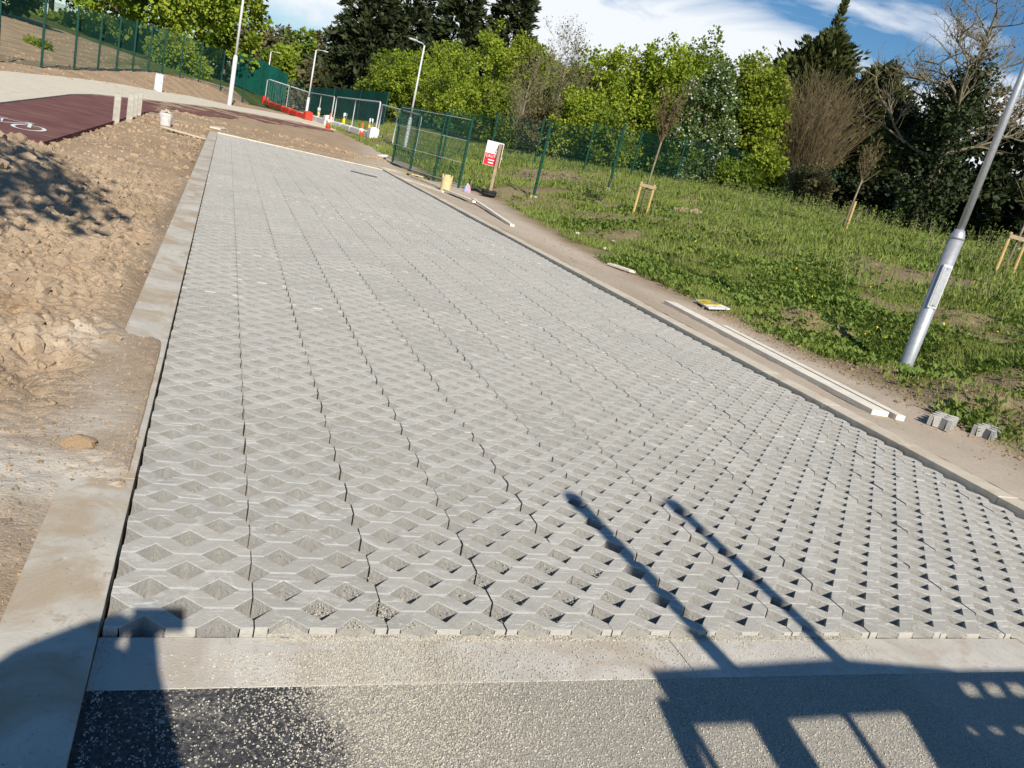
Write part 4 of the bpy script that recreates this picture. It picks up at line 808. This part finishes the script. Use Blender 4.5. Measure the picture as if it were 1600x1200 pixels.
fence('mesh_fence', 'long tall green mesh fence curving round the cycle path at the left', lf, 3.0, False, .0055, .05, .06)
# teal screens fixed on far fencing
def screen(name, label, pts, h):
    root = empty(name, pts[0]); tag(root, label, 'fence'); o0 = Vector(pts[0])
    for a, c in zip(pts[:-1], pts[1:]):
        a, c = Vector(a) - o0, Vector(c) - o0; d = c - a; rz = math.atan2(d.y, d.x); K = 14; V = []; Fa = []; nrm = Vector((-math.sin(rz), math.cos(rz), 0))
        for i in range(K + 1):
            t = i / K; w = math.sin(t * 9.4 + a.x) * .05; p = a + d * t
            for zz in (0.15, h * .5, h - .06 * abs(math.sin(t * 3.1416 * 2))): V += [p + nrm * (w * (.5 + zz / h)) + Vector((0, 0, zz)), p + nrm * (w * (.5 + zz / h) + .02) + Vector((0, 0, zz))]
        for i in range(K):
            o = i * 6; n_ = o + 6
            for s in (0, 1):
                for r in (0, 2): f = [o + r + s, n_ + r + s, n_ + r + 2 + s, o + r + 2 + s]; Fa.append(f if s == 0 else f[::-1])
            Fa.append([o + 4, n_ + 4, n_ + 5, o + 5])
        link('screen_sheet', py_mesh('screen_sheet', V, Fa), 'screen_green', root)
    for p in pts: o = bpy.data.objects.new('post', post_mesh(round(h, 1), .05)); COL.objects.link(o); o.parent = root; o.location = Vector(p) - o0 - Vector((0, 0, .05))
    return root
def fp(u, v, D): q = far(u, v, D); return (q[0], q[1], float(zt(q[0], q[1])))
screen('screen_fence', 'solid teal windbreak screen behind the left end of the temporary fence', [fp(368, 95, 96), fp(408, 115, 94), fp(450, 120, 92)], 3.6)
screen('screen_fence', 'low teal screen running right towards the dark conifers', [fp(485, 160, 100), fp(520, 160, 92), fp(560, 172, 84), fp(600, 184, 76)], 3.0)
# ---- temporary site fence, barriers and cones
def cone(label, q, h=1.1):
    root = empty('traffic_cone', q); tag(root, label, 'cone', 'traffic cones'); b = B(); b.box((0, 0, .025), (.42, .42, .05), 0, .015); b.obj('foot', 'plastic_red', root)
    prof = lambda z: .16 * (1 - z / h) + .03
    for nm, m, z0, z1, e in (('body', 'plastic_orange', .05, h, 0), ('white_band', 'sign_white', h * .42, h * .62, .004)): b = B(); b.tube([(0, 0, z0), (0, 0, z1)], [prof(z0) + e, prof(z1) + e], 16); b.obj(nm, m, root, True)
    return root
cone('orange traffic cone beside the white barrier joint, left of two', hit(512, 202)); cone('orange traffic cone beside the white end block, right of two', hit(563, 217))
def barrier(label, a, c, m, blocks):
    a, c = Vector(a), Vector(c); root = empty('plastic_barrier', a); tag(root, label, 'barrier', 'plastic barriers'); d = c - a; L_ = d.length; rz = math.atan2(d.y, d.x); R_ = Matrix.Rotation(rz, 3, 'Z')
    n_ = max(1, round(L_ / 3.0)); w = L_ / n_
    for i in range(n_): b = B(); p = a.lerp(c, (i + .5) / n_) - a; b.box(tuple(p + Vector((0, 0, .22))), (w - .06, .45, .44), 0, .05, R_); b.box(tuple(p + Vector((0, 0, .445))), (w * .8, .26, .06), 0, .02, R_); b.obj('barrier_beam', m, root)
    for t in blocks: b = B(); p = a.lerp(c, t) - a; b.box(tuple(p + Vector((0, 0, .30))), (.85, .6, .86), 0, .06, R_); b.box(tuple(p + Vector((0, 0, .74))), (.4, .3, .08), 0, .02, R_); b.obj('end_block', m, root)
    return root
barrier('long red plastic barrier with raised end blocks below the temporary fence', hit(413, 163), hit(480, 189), 'plastic_red', (0, 1)); barrier('white plastic barrier with square blocks continuing the red one', hit(486, 188), hit(583, 218), 'plastic_white', (.31, .985))
for u, v, lab in ((496, 187, 'yellow and white bollard next to the red barrier end'), (536, 200, 'yellow and white bollard with black badge, middle of three'), (576, 212, 'yellow and white bollard behind the white end block')):
    q = hit(u, v); q = q * 1.02; q[2] = float(zt(q[0], q[1])); root = empty('hazard_bollard', q); tag(root, lab, 'bollard', 'yellow and white bollards'); b = B(); b.tube([(0, 0, -.1), (0, 0, .68)], .15, 14); b.obj('yellow_sleeve', 'plastic_yellow', root, True); b = B(); b.tube([(0, 0, .68), (0, 0, 1.08), (0, 0, 1.14)], [.155, .155, .10], 14); b.obj('white_cap', 'plastic_white', root, True)
    b = B(); b.box((0, -.155, .84), (.12, .02, .12)); b.obj('badge', 'black_print', root)
tf = empty('temporary_fence', hit(413, 161)); tag(tf, 'galvanised temporary mesh fence panels standing behind red and white barriers', 'fence'); o0 = Vector(tf.location)
def heras(a, c, h):
    a, c = Vector(a), Vector(c); d = c - a; d2 = Vector((d.x, d.y, 0)).normalized(); r = .18; u = Vector((0, 0, 1)); b = B()
    b.tube([a, a + u * (h - r), a + u * (h - r * .3) + d2 * r * .3, a + u * h + d2 * r, c + u * h - d2 * r, c + u * (h - r * .3) - d2 * r * .3, c + u * (h - r), c], .048, 8); b.tube([a + u * .18, c + u * .18], .03, 6); b.tube([a.lerp(c, .5), a.lerp(c, .5) + u * h], .034, 6); fr = b.obj('panel_frame', 'galv_dull', tf); b = B(); n_ = int(d.length / .12)
    for i in range(1, n_): p = a.lerp(c, i / n_); b.add([p + u * .2 - d2 * .003, p + u * .2 + d2 * .003, p + u * (h - .02) + d2 * .003, p + u * (h - .02) - d2 * .003], [[0, 1, 2, 3]])
    b.obj('wire_infill', 'galv_dull', fr)
P4 = [hit(413, 161), hit(449, 172), hit(479, 181), hit(516, 193), hit(520, 194), hit(552, 204), hit(585, 214), hit(622, 236)]
for i, j in ((0, 2), (2, 3), (4, 6)): heras(Vector(P4[i]) - o0, Vector(P4[j]) - o0, 2.35)
q = far(650, 225, 41); heras(Vector(P4[6]) - o0 + Vector((.15, 0, 0)), Vector((q[0], q[1], .15)) - o0, 2.2)
q = hit(448, 172); b = B(); b.box((0, 0, .15), (.7, .3, .32), .3, .05); o = b.obj('foot_block', 'plastic_white'); o.location = tuple(q); tag(o, 'white plastic foot block behind the red barrier', 'block')
# ---- wooden bollards, cabinet, bucket
for u, v, vt, lab in ((181, 189, 151, 'square timber bollard at the cycle path edge, nearest and set apart'), (202, 186, 148, 'square timber bollard, left one of the group of three'), (209, 182, 146, 'square timber bollard in the middle of the group of three'), (216, 179, 145, 'square timber bollard, farthest of the row by the cycle path')):
    q = gnd(u, v, .03); root = empty('timber_bollard', q, .1); tag(root, lab, 'bollard', 'timber bollards'); b = B(); b.box((0, 0, .22), (.155, .155, .88), 0, .012); b.obj('shaft', 'bollard_wood', root); b = B(); b.box((0, 0, .672), (.15, .15, .024), 0, .01); b.obj('top_cap', 'bollard_wood', root)
q = hit(246, 144); root = empty('feeder_pillar', q, .25); tag(root, 'white utility cabinet standing on the far edge of the concrete path', 'cabinet'); b = B(); b.box((0, 0, .5), (.42, .3, 1.0), 0, .02); b.obj('body', 'cabinet_white', root); b = B(); b.box((0, -.16, .52), (.36, .02, .84), 0, .006); d_ = b.obj('door', 'cabinet_white', root); b = B(); b.box((.13, -.175, .55), (.03, .02, .08)); b.obj('handle', 'iron', d_); b = B(); b.box((0, 0, 1.02), (.48, .36, .04), 0, .01); b.obj('lid', 'galv_dull', root)
q = gnd(258, 195, .03); q[2] = float(fz(np.array(q[0]), np.array(q[1]))) - .01; root = empty('rubble_bucket', q); tag(root, 'white plastic bucket heaped with rubble on the bare earth', 'bucket'); b = B(); b.tube([(0, 0, 0), (0, 0, .02), (0, 0, .30), (0, 0, .36)], [.145, .15, .175, .178], 20, True); b.obj('pail', 'bucket_white', root, True)
for zz in (.30, .345): b = B(); b.tube([(0, 0, zz - .012), (0, 0, zz), (0, 0, zz + .012)], [.176, .187, .176], 20, False); b.obj('rim', 'bucket_white', root, True)
b = B(); b.tube([(.19 * math.cos(t), .19 * math.sin(t) * .4 - .15, .33 - .10 * math.sin(t)) for t in np.linspace(0, 3.14, 12)], .006, 5); b.obj('handle', 'galv_dull', root)
for i in range(12): o = link('rubble_piece', lump_mesh('rubble_piece', 1, .5, 60 + i), 'rubble', root); a = random.uniform(0, 6.3); r = random.uniform(0, .12); o.location = (r * math.cos(a), r * math.sin(a), .37 + (.12 - r) * .6); o.scale = (random.uniform(.05, .09), .05, .035); o.rotation_euler = (random.random(), random.random(), a)
# ---- timber lying about
def plank(label, a, c, w, t, m='timber_white', name='timber_plank', group='loose timber', dz=0.0):
    a, c = Vector(a), Vector(c); d = c - a; R_ = d.to_track_quat('X', 'Z').to_matrix(); b = B(); b.box((0, 0, 0), (d.length, w, t), 0, .003, R_); o = b.obj(name, m); o.location = (a + c) / 2 + Vector((0, 0, t / 2 + dz)); return tag(o, label, 'plank', group)
def vg(u, v, lift=.0): q = gnd(u, v, .05); z = float(vz(np.array(q[0]), np.array(q[1]))); q = gnd(u, v, z); return (q[0], q[1], z + lift)
pa, pb = Vector(vg(1046, 476)), Vector(vg(1374, 650)); dp_ = (pb - pa).normalized(); sd = Vector((dp_.y, -dp_.x, 0)); sd = -sd if sd.x < 0 else sd
plank('long pale timber length on the path, nearer and wider of the two', pa, pb, .19, .05)
plank('narrow pale timber length lying just behind the wider one', pa + sd * .19 + dp_ * 1.2, pb + sd * .19 + dp_ * .05, .10, .05, 'timber_white')
plank('short weathered plank end at the grass edge halfway along the path', vg(953, 416, .02), vg(988, 428, .02), .16, .04)
plank('rough board lying on the bare earth in front of the bucket', (*gnd(255, 198, .08)[:2], .06), (*gnd(318, 219, .02)[:2], .05), .2, .03, 'timber_pale')
plank('long pale batten on the path below the sign, nearer half', vg(694, 300, .03), vg(740, 320, .05), .10, .06)
plank('long pale batten sloping down to the path, right of the first', vg(738, 316, .07), vg(800, 354, .0), .10, .05)
plank('thin batten beside the gate, left of the crenellated tube', vg(640, 276, .02), vg(690, 296, .02), .08, .05, 'timber_pale')
plank('thin batten lying along the kerb near the gate', vg(625, 278, .0), vg(692, 301, .0), .07, .04)
plank('flat plywood offcut by the left end of the gate', vg(632, 270, .02), vg(652, 276, .02), .45, .03, 'pipe_cream')
plank('yellowish curved board behind the pale batten', vg(708, 304, .04), vg(738, 316, .02), .5, .03, 'pipe_cream')
plank('white slab on the earth at the far left corner of the bay', (*gnd(336, 202, .03)[:2], .04), (*gnd(348, 202, .03)[:2], .04), .35, .05, 'path_concrete')
plank('dark iron drain cover strip set on the far pavers', (*gnd(548, 267.5)[:2], .008), (*gnd(589, 277.5)[:2], .008), .16, .012, 'iron', 'drain_strip', None)['category'] = 'drain'
q = vg(695, 299); root = empty('cut_tube', q); tag(root, 'cream tube with notched crenellated top standing beside the batten', 'tube'); V = []; Fa = []; n_ = 24
for i in range(n_):
    a = 6.283 * i / n_; zt_ = .50 if (i // 3) % 2 else .40
    for rr_, z in ((.16, -.02), (.16, zt_), (.14, zt_), (.14, -.02)): V.append((rr_ * math.cos(a), rr_ * math.sin(a), z))
for i in range(n_):
    j = (i + 1) % n_
    for k in range(3): Fa.append([i * 4 + k, j * 4 + k, j * 4 + k + 1, i * 4 + k + 1])
link('tube_wall', py_mesh('tube_wall', V, Fa), 'pipe_cream', root)
q = vg(729, 301); root = empty('plastic_wrap', q); tag(root, 'crumpled pink and blue plastic wrapping standing by the sign', 'wrapping')
for i, (m, ox) in enumerate((('blue_plastic', -.1), ('pink_plastic', .08))): o = link('wrap_fold', lump_mesh('wrap_fold', 2, .9, 90 + i), m, root); o.location = (ox * .6, 0, .09); o.scale = (.08, .05, .20); o.rotation_euler = (0, .3 - .6 * i, 0)
# ---- spare grass pavers on edge beside the path
q = vg(1500, 672)
for i, (dx_, dy_, rz, lab) in enumerate(((-.28, .0, .55, 'spare grass paver piece beside the path, left of the pair'), (.12, -.16, .40, 'spare grass paver piece beside the path, right of the pair'))):
    root = empty('spare_paver', (q[0] + dx_, q[1] + dy_, q[2] + .10), rz); tag(root, lab, 'paver', 'spare pavers'); o = bpy.data.objects.new('paver_slab', hm); COL.objects.link(o); o.parent = root; o.rotation_euler = (0, 0, 1.57); o.location = (.3, -.1, 0); o.scale = (1, .62, 1)
    o2 = bpy.data.objects.new('paver_slab', hm); COL.objects.link(o2); o2.parent = root; o2.rotation_euler = (0, .04, 1.55); o2.location = (.26, -.13, .10 if i == 0 else -.2); o2.scale = (1, .5, 1)
    bpy.data.objects.remove(o2)
# ---- caution sign on a timber post in a tyre
def text(body, size, loc, m, parent, name, ext=.002):
    cu = bpy.data.curves.new(name, 'FONT'); cu.body = body; cu.size = size; cu.extrude = ext; cu.align_x = 'LEFT'; t = bpy.data.objects.new(name, cu); COL.objects.link(t); bpy.context.view_layer.update()
    me = bpy.data.meshes.new_from_object(t.evaluated_get(bpy.context.evaluated_depsgraph_get())); bpy.data.objects.remove(t); o = link(name, me, m, parent); o.location = loc; o.rotation_euler = (math.pi / 2, 0, 0); return o
q = vg(760, 304); fz_ = math.atan2(-q[0], q[1]); fz_ = math.atan2(q[0], q[1]); root = empty('caution_sign', q, -fz_ * .75); tag(root, 'white and red caution sign on a timber post standing in a tyre', 'sign'); K = 1.02
b = B(); b.box((.10, -.06, .84), (.10, .075, 1.68), 0, .006); b.obj('post', 'timber_old', root); b = B(); b.box((.13, -.062, 1.30), (.13, .06, .78), -.12, .004); b.obj('post_board', 'timber_dark', root)
b = B(); b.box((-.06, .02, 1.33), (.56, .012, .78)); bd = b.obj('sign_board', 'sign_white', root); b = B(); b.box((-.06, .0115, 1.14), (.54, .004, .38)); b.obj('red_panel', 'sign_red', bd)
V = [(-.02, .0125, 1.38), (.16, .0125, 1.38), (.07, .0125, 1.66)]; b = B()
for i in range(3): b.tube([V[i], V[(i + 1) % 3]], .014, 4)
b.box((.07, .011, 1.50), (.02, .006, .12)); b.box((.07, .011, 1.415), (.022, .006, .022)); b.obj('warning_triangle', 'black_print', bd)
text('CAUTION', .125, (-.315, .0085, 1.205), 'sign_white', bd, 'lettering')
for zz, w in ((1.12, .2), (1.03, .17)): b = B(); b.box((-.10, .0085, zz), (w, .003, .035)); b.obj('small_print', 'sign_white', bd)
for zz in (.04, .12): b = B(); b.tube([(.22 * math.cos(t) + .06, .22 * math.sin(t) - .02, zz) for t in np.linspace(0, 6.2832, 25)], .05, 8, False); b.obj('tyre', 'rubber', root, True)
b = B(); b.tube([(.05, -.02, .0), (.05, -.02, .15)], .19, 14); b.obj('concrete_fill', 'kerb_concrete', root)
# ---- flat board lying on the path edge
q = [Vector(vg(*p)) for p in ((1085, 474), (1108, 474.5), (1139, 488), (1106, 487))]; z_ = sum(v.z for v in q) / 4 + .05; base = empty('fallen_sign', (q[0].x, q[0].y, z_)); tag(base, 'white sign board with yellow panel lying face up beside the planks', 'sign')
o_ = Vector((q[0].x, q[0].y, 0)); P = [Vector((v.x - o_.x, v.y - o_.y, v.z - z_ + .06)) for v in q]
def slab(P, z0, z1, name, m): V = [(p.x, p.y, p.z + z0) for p in P] + [(p.x, p.y, p.z + z1) for p in P]; return link(name, py_mesh(name, V, [[3, 2, 1, 0], [4, 5, 6, 7], [0, 1, 5, 4], [1, 2, 6, 5], [2, 3, 7, 6], [3, 0, 4, 7]]), m, base)
slab(P, -.02, .0, 'board', 'sign_white'); bi = lambda s, t: P[0].lerp(P[1], s).lerp(P[3].lerp(P[2], s), t)
slab([bi(.03, .06), bi(.97, .06), bi(.97, .60), bi(.03, .60)], .001, .004, 'yellow_panel', 'plastic_yellow')
for t in (.16, .30, .44): slab([bi(.12, t), bi(.8, t), bi(.8, t + .045), bi(.12, t + .045)], .0045, .006, 'print_line', 'black_print')
slab([bi(.75, .10), bi(.93, .10), bi(.93, .55), bi(.75, .55)], .0065, .008, 'print_block', 'grey_block')
# ---- saplings with stakes
def sapling(label, q, h, R, stakes, lean, seed, buds=900):
    rr = random.Random(seed); root = empty('staked_sapling', q); tag(root, label, 'sapling', 'staked saplings'); b = B(); b.tube([(0, 0, -.1), (lean * .25, 0, h * .25), (lean * .55, 0, h * .5)], [.035, .03, .026], 7); b.obj('trunk', 'bark_pale', root, True); out = []; tp = Vector((lean * .55, 0, h * .5))
    for i in range(24):
        a = rr.uniform(0, 6.283); th = rr.uniform(.1, .75); d = Vector((math.cos(a) * math.sin(th) + .1 * lean, math.sin(a) * math.sin(th), math.cos(th))); L_ = R * 1.5 * rr.uniform(.6, 1.1); P = [tp + Vector((0, 0, rr.uniform(-.15, .3)))]
        for s in range(4): d = (d + Vector((rr.gauss(0, .1), rr.gauss(0, .1), .08))).normalized(); P.append(P[-1] + d * L_ / 4)
        out.append((P, [.016, .013, .010, .007, .004]))
        for s in range(3): j = rr.randint(1, 3); e = (d + Vector((rr.gauss(0, .4), rr.gauss(0, .4), .1))).normalized(); out.append(([P[j], P[j] + e * L_ * .3], [.008, .004]))
    limb_mesh('branches', out, 'twig_brown', root); pts = np.array([p[rr.randint(1, len(p) - 1)][:] for p, _ in out for _k in range(4)]); k = RNG.integers(0, len(pts), buds); quads('leaves', pts[k] + RNG.normal(0, .07, (buds, 3)), rdir(buds), rdir(buds), RNG.uniform(.05, .11, buds), RNG.uniform(.015, .03, buds), 'leaf_bud', RNG.random(buds), root)
    for s in stakes: b = B(); b.tube([(s, -.05, -.1), (s, -.05, .95)], .038, 8); b.obj('stake', 'stake_wood', root)
    if len(stakes) > 1: b = B(); b.box(((stakes[0] + stakes[1]) / 2, -.09, .86), (abs(stakes[1] - stakes[0]) + .12, .02, .09)); b.obj('crossbar', 'timber_old', root)
    return root
def onverge(u, v, D): q = far(u, v, D); q[2] = float(vz(np.array(q[0]), np.array(q[1]))); return q
sapling('staked sapling with two yellow stakes and brown budding crown, in front of the fence', onverge(1000, 328, 24.5), 4.3, 1.0, (-.22, .22), .15, 1)
sapling('thin bare sapling with one stake, in the long grass before the dark hedge', onverge(1318, 352, 27), 3.2, .7, (.1,), .2, 2, 150)
sapling('staked sapling behind the near lamp post at the right edge', onverge(1578, 398, 22), 3.0, .7, (-.3, .25), .2, 3, 150)
for u, v, D, s, lab in ((1070, 312, 25.5, .28, 'brown soil lump in the grass, left of two near the staked sapling'), (1090, 314, 25.5, .24, 'brown soil lump in the grass, right of two near the staked sapling')):
    q = onverge(u, v, D); o = link('soil_lump', lump_mesh('soil_lump', 3, .6, int(u)), 'soil_clod'); o.location = tuple(q + np.array([0, 0, .06])); o.scale = (s, s, s * .8); tag(o, lab, 'soil lump')
# ---- big clods in front
for i, (u, v, s, lab) in enumerate(((122, 692, .055, 'rounded earth clod, largest on the flat near ground by the kerb'), (30, 486, .13, 'large pale clod at the left edge below the mound'), (118, 426, .075, 'flat grey clod with a shadowed hollow below the mound'), (210, 377, .10, 'earth clod at the lower end of the tree shadow'), (222, 468, .03, 'small white stone beside the kerb'))):
    q = gnd(u, v, .03); q[2] = float(ez(np.array(q[0]), np.array(q[1]))); o = link('earth_clod' if i < 4 else 'white_stone', lump_mesh('earth_clod', 3, .6, 500 + i), 'soil_clod' if i < 4 else 'stone_white'); o.location = tuple(q + np.array([0, 0, s * .2])); o.scale = (s * 1.25, s, s * .62); o.rotation_euler.z = i; tag(o, lab, 'clod' if i < 4 else 'stone')
q = gnd(877, 1110, -.03); b = B(); b.box((0, 0, 0), (.012, .030, .010), .15, .002); o = b.obj('brick_fragment', 'brick_bit'); o.location = (q[0], q[1], -.023); tag(o, 'tiny orange brick fragment on the dusty asphalt', 'brick')
# ---- bicycle symbol on the cycle path
bw = hit(45, 203); zl = bw[2] + .040; root = empty('bicycle_marking', (bw[0], bw[1], zl)); tag(root, 'white painted bicycle symbol on the red cycle path', 'road marking')
def flat_path(P, w, name, closed=False):
    V = []; Fa = []; n_ = len(P)
    for i, p in enumerate(P):
        a = Vector(P[(i - 1) % n_] if closed or i else P[i]); c = Vector(P[(i + 1) % n_] if closed or i < n_ - 1 else P[i]); d = (c - a).normalized(); s = Vector((-d.y, d.x)) * w / 2; V += [(p[0] + s.x, p[1] + s.y, 0), (p[0] - s.x, p[1] - s.y, 0)]
    for i in range(n_ if closed else n_ - 1): j = (i + 1) % n_; Fa.append([2 * i, 2 * j, 2 * j + 1, 2 * i + 1])
    return link(name, py_mesh(name, V, Fa), 'white_paint', root)
for cx_ in (0, -.74): flat_path([(cx_ + .215 * math.cos(t), .52 * math.sin(t)) for t in np.linspace(0, 6.283, 28)[:-1]], .062, 'wheel', True)
for P in ([(0, 0), (-.14, .85)], [(-.14, .85), (-.56, .75), (-.74, 0)], [(-.56, .75), (-.40, 0), (-.14, .8)], [(-.40, 0), (-.74, 0)], [(-.10, .95), (-.24, 1.0)], [(-.50, .9), (-.64, .92)]): o = flat_path(P, .055, 'frame_line'); o.location.z = .0015 * (hash(str(P)) % 5 + 1) * .4
# ================================================================== BEHIND THE CAMERA: they cast the shadows in front
kx, ky = math.tan(AZ) / math.tan(EL) * math.cos(AZ), math.cos(AZ) / math.tan(EL)
def up_from(X, Y, py): z = (Y - py) / ky; return (X - z * math.sin(AZ) / math.tan(EL), py, z)    # point at depth py whose shadow falls on (X, Y)
PY = -.55
def sh(u, v, z=0.0): q = gnd(u, v, z); s = up_from(q[0], q[1], PY); return Vector((s[0], s[1], s[2] + z))
rk_ = empty('machine_stand_in', (2.4, PY, -.05)); tag(rk_, 'made-up grey steel stand-in for an unseen machine behind the viewer, shaped to cast the front shadows', 'shadow caster'); o0 = Vector(rk_.location)  # added stand-in for an unseen machine, shaped backwards from its shadow
def shbar(a, c, r, name='upright'): b = B(); b.tube([a - o0, c - o0], r, 8); return b.obj(name, 'steel_grey', rk_)
def shpoly(P, name='panel', t=.03):
    V = [p - o0 for p in P] + [p - o0 + Vector((0, -t, 0)) for p in P]; n_ = len(P); return link(name, py_mesh(name, V, [list(range(n_)), [n_ + i for i in range(n_)][::-1]] + [[i, (i + 1) % n_, n_ + (i + 1) % n_, n_ + i] for i in range(n_)]), 'steel_grey', rk_)
zA = -.022
for (t, bb, r) in (((893, 777), (1118, 1015), .04), ((1052, 787), (1305, 1020), .036)):
    a, c = sh(*t), sh(*bb); shbar(c + (c - a) * .2, a, r); b = B(); b.tube([a - o0 - Vector((0, 0, .09)), a - o0 + Vector((0, 0, .01))], .048, 8); b.obj('post_cap', 'steel_grey', rk_)
# header panel and window posts
shpoly([sh(1012, 1046, zA), sh(1110, 1040, zA), sh(1300, 1028, zA), sh(1480, 1044, zA), sh(1480, 1100, zA), sh(1300, 1110, zA), sh(1150, 1120, zA), sh(1058, 1124, zA)], 'header_panel')
for (a, c, r) in (((1040, 1100), (1100, 1230), .035), ((1068, 1120), (1150, 1260), .016), ((1190, 1110), (1270, 1240), .075), ((1312, 1108), (1400, 1240), .018)): shbar(sh(*a, zA), sh(*c, zA), r, 'window_post')
shpoly([sh(1400, 1100, zA), sh(1480, 1098, zA), sh(1600, 1300, zA), sh(1520, 1300, zA)], 'side_panel')
shpoly([sh(1060, 1290, zA), sh(1900, 1250, zA), sh(1980, 1420, zA), sh(1100, 1440, zA)], 'lower_panel')
# perforated plate: strips between two rows of holes
def strip(u0, v0, u1, v1, u2, v2, u3, v3): shpoly([sh(u0, v0, zA), sh(u1, v1, zA), sh(u2, v2, zA), sh(u3, v3, zA)], 'plate_strip', .02)
strip(1478, 1046, 2000, 1044, 2000, 1064, 1478, 1064)
strip(1478, 1086, 2000, 1086, 2000, 1132, 1478, 1132); strip(1470, 1144, 2000, 1144, 2000, 1300, 1560, 1300)
x = 1478
while x < 2000: strip(x, 1064, x + 13, 1064, x + 25, 1086, x + 12, 1086); x += 37
x = 1470
while x < 2000: strip(x, 1132, x + 24, 1132, x + 34, 1144, x + 10, 1144); x += 41
b = B()
for x_ in (1.3, 3.6): b.box((x_ - 2.4, 0, .6), (.08, .08, 1.2)); b.box((x_ - 2.4, -.3, .03), (.10, 1.2, .06))
b.obj('leg_frame', 'steel_grey', rk_)
# the photographer, one continuous skinned body holding the phone
def person():
    J = {'pel': (-.24, -.46, .90), 'sp': (-.235, -.45, 1.14), 'ch': (-.22, -.42, 1.33), 'nk': (-.205, -.41, 1.46), 'hd': (-.20, -.40, 1.54), 'ht': (-.20, -.40, 1.62),
         'rs': (-.05, -.40, 1.36), 're': (-.015, -.22, 1.17), 'rw': (-.085, -.06, 1.36), 'rp': (-.098, -.035, 1.415), 'ls': (-.35, -.36, 1.42), 'le': (-.41, -.22, 1.39), 'lw': (-.20, -.055, 1.42), 'lp': (-.165, -.035, 1.445),
         'rh': (-.15, -.46, .86), 'rk': (-.14, -.43, .46), 'ra': (-.14, -.48, .06), 'rt': (-.13, -.34, -.01), 'lh': (-.33, -.46, .86), 'lk': (-.35, -.43, .46), 'la': (-.36, -.49, .06), 'lt': (-.37, -.35, -.01)}
    rad = dict(pel=.17, sp=.16, ch=.18, nk=.10, hd=.118, ht=.10, rs=.09, re=.07, rw=.036, rp=.032, ls=.12, le=.085, lw=.06, lp=.032, rh=.10, rk=.065, ra=.045, rt=.04, lh=.10, lk=.065, la=.045, lt=.04)
    E = [('pel', 'sp'), ('sp', 'ch'), ('ch', 'nk'), ('nk', 'hd'), ('hd', 'ht'), ('ch', 'rs'), ('rs', 're'), ('re', 'rw'), ('rw', 'rp'), ('ch', 'ls'), ('ls', 'le'), ('le', 'lw'), ('lw', 'lp'), ('pel', 'rh'), ('rh', 'rk'), ('rk', 'ra'), ('ra', 'rt'), ('pel', 'lh'), ('lh', 'lk'), ('lk', 'la'), ('la', 'lt')]
    for s, w, base in (('r', 'rp', (-.098, -.035, 1.415)), ('l', 'lp', (-.165, -.035, 1.44))):
        for f in range(5):
            a, c = s + 'f%da' % f, s + 'f%db' % f; dx_ = (-.03 + .015 * f) if f < 4 else .045; up_ = .035 + .004 * (f % 3); J[a] = (base[0] + dx_, base[1] - .004, base[2] + up_ * .6); J[c] = (base[0] + dx_ * 1.1, base[1] + .004, base[2] + up_ * 1.1); rad[a] = .009; rad[c] = .008; E += [(w, a), (a, c)]
    ks = list(J); me = bpy.data.meshes.new('person'); me.from_pydata([J[k] for k in ks], [(ks.index(a), ks.index(c)) for a, c in E], []); o = link('person', me, ['jacket', 'skin'])
    sk = o.modifiers.new('skin', 'SKIN'); sd = o.modifiers.new('sub', 'SUBSURF'); sd.levels = sd.render_levels = 1
    for i, k in enumerate(ks): v = me.skin_vertices[0].data[i]; v.radius = (rad[k], rad[k]); v.use_root = (k == 'pel')
    return tag(o, 'person in dark jacket behind the viewer holding up a phone with both hands', 'person')
person()
fw = Vector(M[:, 2]); rt_ = Vector(M[:, 0]); dn = Vector(M[:, 1]); ph = empty('phone', Vector((0, 0, H)) - fw * .012); tag(ph, 'black phone held in landscape just behind the viewpoint', 'phone')
Rp = Matrix((rt_, dn, fw)).transposed(); b = B(); b.box(tuple(rt_ * -.062 + dn * .022), (.148, .072, .008), 0, .003, Rp); b.obj('phone_body', 'phone_black', ph)
